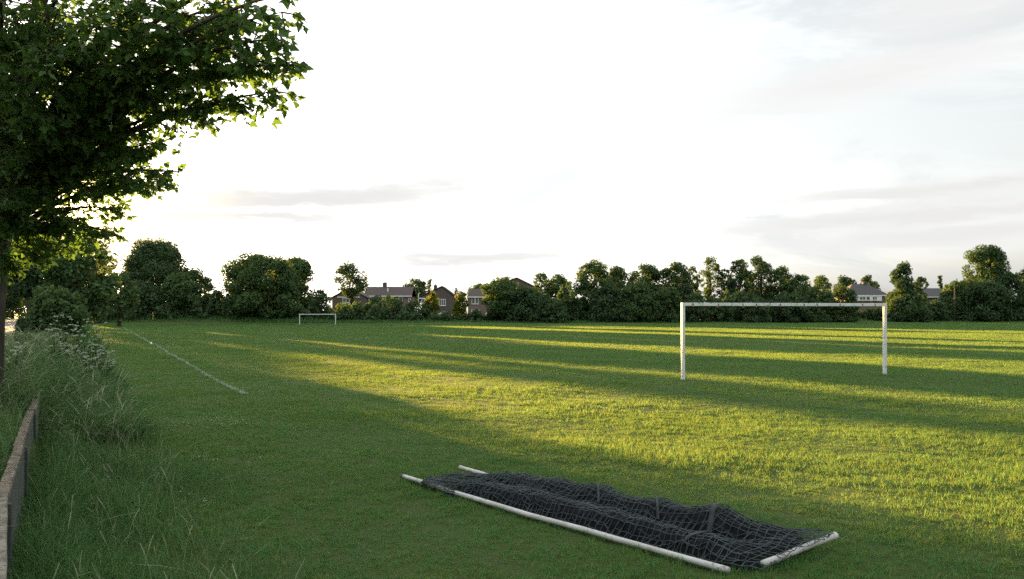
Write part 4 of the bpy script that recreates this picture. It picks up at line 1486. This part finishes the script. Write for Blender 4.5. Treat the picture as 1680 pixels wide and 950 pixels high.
# small wild flowers in the near turf: specks nobody could count
def specks():
    rng = np.random.default_rng(41)
    V, Fq, Ti = [], [], []
    cl = [(350, 700, 90, .45), (385, 700, 50, .3), (180, 800, 40, .3), (260, 830, 40, .4), (330, 760, 40, .5), (150, 690, 60, .5), (110, 720, 50, .4), (1000, 880, 0, .3)]
    b = 0
    for px, py, n, r in cl:
        d = 2.15 * 1318 / (py - 512)
        c = at(px, 512, d)
        for k in range(n):
            x = c.x + rng.normal(0, r); y = c.y + rng.normal(0, r)
            p = np.array([x, y, gz(x, y) + .06 + .05 * rng.random()])
            s = .006 + .006 * rng.random()
            a1 = rng.normal(0, 1, 3); a1 /= np.linalg.norm(a1)
            a2 = np.cross(a1, rng.normal(0, 1, 3)); a2 /= np.linalg.norm(a2)
            V += [p - a1 * s, p + a2 * s, p + a1 * s, p - a2 * s]
            Fq.append((b, b + 1, b + 2, b + 3)); b += 4
    obj('clover_flowers', mesh_np('clover_flowers', np.array(V), np.array(Fq), rng.random(len(V))), M['umbel'], kind='stuff')


specks()


# ------------------------------------------------------------------ houses behind the far hedge
HD = 190.0


def zrow(py, d=HD):
    return EYE + (512 - py) / 1318 * d


def xcol(px, d=HD):
    return (px - 840) / 1318 * d


def window(parent, x, y, z, wd, h, cols=2, rows=1):
    """front facing window, its frame proud of the wall; y is the wall's face"""
    fw = .09
    fr = MB()
    fr.box((x, y - .04, z + h / 2 - fw / 2), (wd, .10, fw)).box((x, y - .04, z - h / 2 + fw / 2), (wd, .10, fw))
    for k in range(cols + 1):
        fr.box((x - wd / 2 + fw / 2 + (wd - fw) * k / cols, y - .042, z), (fw, .10, h - 2 * fw))
    o = fr.build('window', M['trim'], parent)
    cw = (wd - fw) / cols
    for k in range(cols):
        MB().box((x - wd / 2 + fw / 2 + cw * (k + .5), y - .012, z), (cw - fw - .004, .03, h - 2 * fw - .004)).build('pane', M['glass'], o)
    MB().box((x, y - .07, z - h / 2 - .04), (wd + .16, .16, .07)).build('sill', M['trim'], o)
    return o


def chimney(parent, x, y, z0, z1, wd=.9, dp=.6, pots=2, m=None):
    mb = MB().box((x, y, (z0 + z1) / 2), (wd, dp, z1 - z0)).box((x, y, z1 - .12), (wd + .14, dp + .14, .16))
    for k in range(pots):
        px = x + (k - (pots - 1) / 2) * .38
        mb.tube([(px, y, z1 - .05), (px, y, z1 + .32)], [.12, .10], 8)
    mb.build('chimney', m or M['brick'], parent)


def house_side(name, label, px0, px1, ridge, eave, d, depth, wall_m, roof_m, hip=0.0, base=-0.2):
    """ridge parallel to the picture: walls box and pitched roof with overhang"""
    x0, x1 = xcol(px0, d), xcol(px1, d)
    zr, ze = zrow(ridge, d), zrow(eave, d)
    cx = (x0 + x1) / 2
    L = x1 - x0
    t = thing(name, label, 'house', (cx, d, 0))
    MB().box((0, depth / 2, (ze + base) / 2), (L - .5, depth, ze - base)).build('wall', wall_m, t)
    ov = .35
    rf = MB()
    h = hip
    A = [(-L / 2, -ov, ze - .02), (L / 2, -ov, ze - .02), (L / 2, depth + ov, ze - .02), (-L / 2, depth + ov, ze - .02)]
    r0, r1 = (-L / 2 + h, depth / 2, zr), (L / 2 - h, depth / 2, zr)
    th = .14
    b = len(rf.v)
    rf.v += A + [r0, r1] + [(p[0], p[1], p[2] + th) for p in A] + [(r0[0], r0[1], r0[2] + th), (r1[0], r1[1], r1[2] + th)]
    rf.poly += [(0, 1, 5, 4)[::-1], (2, 3, 4, 5)[::-1], (6, 7, 11, 10), (8, 9, 10, 11), (7, 8, 11), (9, 6, 10), (0, 1, 7, 6), (1, 2, 8, 7), (2, 3, 9, 8), (3, 0, 6, 9), (1, 5, 2), (3, 4, 0)]
    ro = rf.build('roof', roof_m, t)
    # gable ends under the roof
    if h == 0:
        for sx in (-1, 1):
            MB().prism([(sx * (L / 2 - .25), 0.02, ze), (sx * (L / 2 - .25), depth - .02, ze), (sx * (L / 2 - .25), depth / 2, zr - .05)], (-sx * .2, 0, 0)).build('gable', wall_m, t)
    MB().box((0, -ov - .03, ze - .06), (L + .05, .05, .24)).build('fascia', M['trim'], t)
    return t, ro, x0, cx, L, zr, ze


def house_gable(name, label, px0, px1, apex_px, apex, eave, d, depth, wall_m, roof_m, base=-.2):
    """gable end facing the field"""
    x0, x1 = xcol(px0, d), xcol(px1, d)
    ax = xcol(apex_px, d)
    zr, ze = zrow(apex, d), zrow(eave, d)
    cx = ax
    t = thing(name, label, 'house', (cx, d, 0))
    MB().prism([(x0 - cx + .25, 0, base), (x1 - cx - .25, 0, base), (x1 - cx - .25, 0, ze), (0, 0, zr - .1), (x0 - cx + .25, 0, ze)], (0, depth, 0)).build('wall', wall_m, t)
    rf = MB()
    th = .16
    for xa, in ((x0 - cx,), (x1 - cx,)):
        sl = (ze - zr) / (abs(xa) + 1e-6)
        rf.prism([(xa * 1.06, -.25, ze + sl * abs(xa) * .06), (0.0, -.25, zr), (0.0, -.25, zr + th), (xa * 1.06, -.25, ze + sl * abs(xa) * .06 + th)], (0, depth + .5, 0))
    ro = rf.build('roof', roof_m, t)
    return t, ro, x0, x1, cx, zr, ze


# dark gabled house behind the slender tree
t, ro, x0, x1, cx, zr, ze = house_gable('gabled_house', 'dark gabled house half hidden behind the slender airy tree', 543, 604, 572, 473, 489, 186, 9, M['brick'], M['slate'])
MB().box((0, -.1, zrow(487.5, 186)), (5.2, .12, .2)).build('fascia', M['trim'], t)
window(t, -.6, 0, zrow(493, 186), 1.6, 1.1, 2)
MB().tube([(xcol(541.5, 186) - cx, .4, 0), (xcol(541.5, 186) - cx, .4, zrow(480, 186))], .09, 8).build('flue_pipe', M['trim'], t)
# terrace
t, ro, x0, cx, L, zr, ze = house_side('terraced_house', 'long brown roofed terrace with a white eaves board above the tawny willow', 597, 676, 470.5, 485.5, 192, 8, M['brick_red'], M['tile'])
lx = lambda px, d=192: xcol(px, d) - cx
chimney(ro, lx(627), 4, zr - .4, zrow(463, 192), .95, .6, 2)
MB().tube([(lx(634.5), 1.6, zrow(479, 192)), (lx(634.5), 1.6, zrow(472, 192))], .14, 8).build('vent_pipe', M['trim'], ro)
for px, wd in ((616, 1.8), (632, 1.5), (645, 1.5), (657.5, .9)):
    window(t, lx(px), 0, zrow(491.5, 192), wd, 1.25, 2 if wd > 1 else 1)
window(t, lx(672), 0, zrow(492, 192), .6, .9, 1)
# gabled brick house
t, ro, x0, x1, cx, zr, ze = house_gable('gabled_house', 'brown brick house with a plain gable and one white window beside the gazebo', 690, 747, 725, 470, 486.5, 188, 9, M['brick'], M['tile'])
window(t, xcol(726, 188) - cx, 0, zrow(496, 188), 1.5, 1.55, 3)
chimney(ro, xcol(711, 188) - cx, 5, zrow(478, 188), zrow(466.5, 188), .8, .6, 1)
MB().box((xcol(692, 188) - cx, -.15, zrow(489.5, 188)), (1.5, .12, .22)).build('fascia', M['trim'], t)
MB().tube([(xcol(687.5, 188) - cx - .15, .2, 0), (xcol(687.5, 188) - cx - .15, .2, zrow(481, 188))], .10, 8).build('flue_pipe', M['trim'], t)
window(t, xcol(694.5, 188) - cx, 0, zrow(494, 188), .8, 1.0, 1)
# house with the long hipped roof behind the big green tree
t, ro, x0, cx, L, zr, ze = house_side('brick_house', 'brick house with paired white windows and a large brown roof behind the full green tree', 766, 802, 474, 487, 186, 7, M['brick_red'], M['tile'], 1.0)
lx = lambda px, d=186: xcol(px, d) - cx
window(t, lx(776.5), 0, zrow(493, 186), .72, 1.6, 1)
window(t, lx(782.5), 0, zrow(493, 186), .72, 1.6, 1)
MB().box((lx(780), -.5, zrow(515, 186)), (1.9, 1.0, 2.0)).build('porch', M['render'], t)
MB().box((lx(800), -.3, zrow(517, 186)), (.9, .12, 1.6)).build('door', M['trim'], t)
t, ro, x0, x1, cx, zr, ze = house_gable('brick_house', 'large roofed house rising behind the full green tree with a chimney on its ridge', 797, 884, 848, 456, 474, 196, 9, M['brick'], M['tile'])
chimney(ro, xcol(831, 196) - cx, 4.0, zrow(464, 196), zrow(453.5, 196), .9, .7, 2)
# low house at the right
t, ro, x0, cx, L, zr, ze = house_side('low_house', 'low grey roofed house with bright white fascia behind the near crossbar', 1386, 1458, 466, 484.5, 194, 8, M['brick_red'], M['slate'], 3.5)
lx = lambda px, d=194: xcol(px, d) - cx
MB().box((lx(1424), -.20, zrow(490, 194)), (6.4, .3, 1.15)).build('cladding', M['trim'], t)
window(t, lx(1414), -.35, zrow(489.5, 194), 1.5, .9, 2)
window(t, lx(1423), -.35, zrow(489.5, 194), .9, .9, 1)
window(t, lx(1434), -.35, zrow(489.5, 194), 1.1, .9, 2)
chimney(ro, lx(1430), 4, zr - 1.2, zr + .5, .8, .6, 1)
# blue grey roofed house by the spruces
t, ro, x0, cx, L, zr, ze = house_side('low_house', 'distant blue grey roofed house between the conical tree and the timber pole', 1512, 1562, 473, 487, 200, 8, M['brick'], M['slate'], 1.2)
window(t, 0.8, 0, zrow(493, 200), 1.3, 1.1, 2)


def gazebo():
    d = 178
    cx = xcol(730, d)
    t = thing('garden_gazebo', 'small grey canopied gazebo in the garden below the plain brick gable', 'gazebo', (cx, d, gz(cx, d)))
    z1 = zrow(516, d) - gz(cx, d); zt = zrow(510.5, d) - gz(cx, d)
    w_ = 1.55
    mb = MB()
    mb.v += [(-w_, -w_, z1), (w_, -w_, z1), (w_, w_, z1), (-w_, w_, z1), (-w_ * .35, -w_ * .35, zt - .12), (w_ * .35, -w_ * .35, zt - .12), (w_ * .35, w_ * .35, zt - .12), (-w_ * .35, w_ * .35, zt - .12), (0, 0, zt),
             (-w_, -w_, z1 - .22), (w_, -w_, z1 - .22), (w_, w_, z1 - .22), (-w_, w_, z1 - .22)]
    mb.poly += [(0, 1, 5, 4), (1, 2, 6, 5), (2, 3, 7, 6), (3, 0, 4, 7), (4, 5, 8), (5, 6, 8), (6, 7, 8), (7, 4, 8), (9, 10, 1, 0), (10, 11, 2, 1), (11, 12, 3, 2), (12, 9, 0, 3)]
    o = mb.build('canopy', M['canvas'], t)
    md = o.modifiers.new('thickness', 'SOLIDIFY'); md.thickness = .02
    for sx in (-1, 1):
        for sy in (-1, 1):
            MB().box((sx * (w_ - .06), sy * (w_ - .06), (z1 - .1) / 2), (.07, .07, z1 - .1)).build('leg', M['hook'], t)
    # rear screen
    MB().box((0, w_ - .03, z1 * .45), (2 * w_ - .3, .03, z1 * .7)).build('screen', M['net_core'], t)


gazebo()


def utility_pole():
    d = 172
    c = at(1566, 512, d)
    z = gz(c.x, c.y)
    t = thing('utility_pole', 'thin dark timber pole standing in the hedge left of the pale poplar', 'pole', (c.x, c.y, z))
    h = zrow(464, d) - z
    MB().tube([(0, 0, -.3), (0.02, 0, h * .5), (.05, 0, h)], [.15, .13, .10], 10).build('shaft', M['pole_wood'], t, True)
    MB().box((.05, -.12, h - .35), (.9, .08, .10)).build('cross_arm', M['pole_wood'], t)


utility_pole()
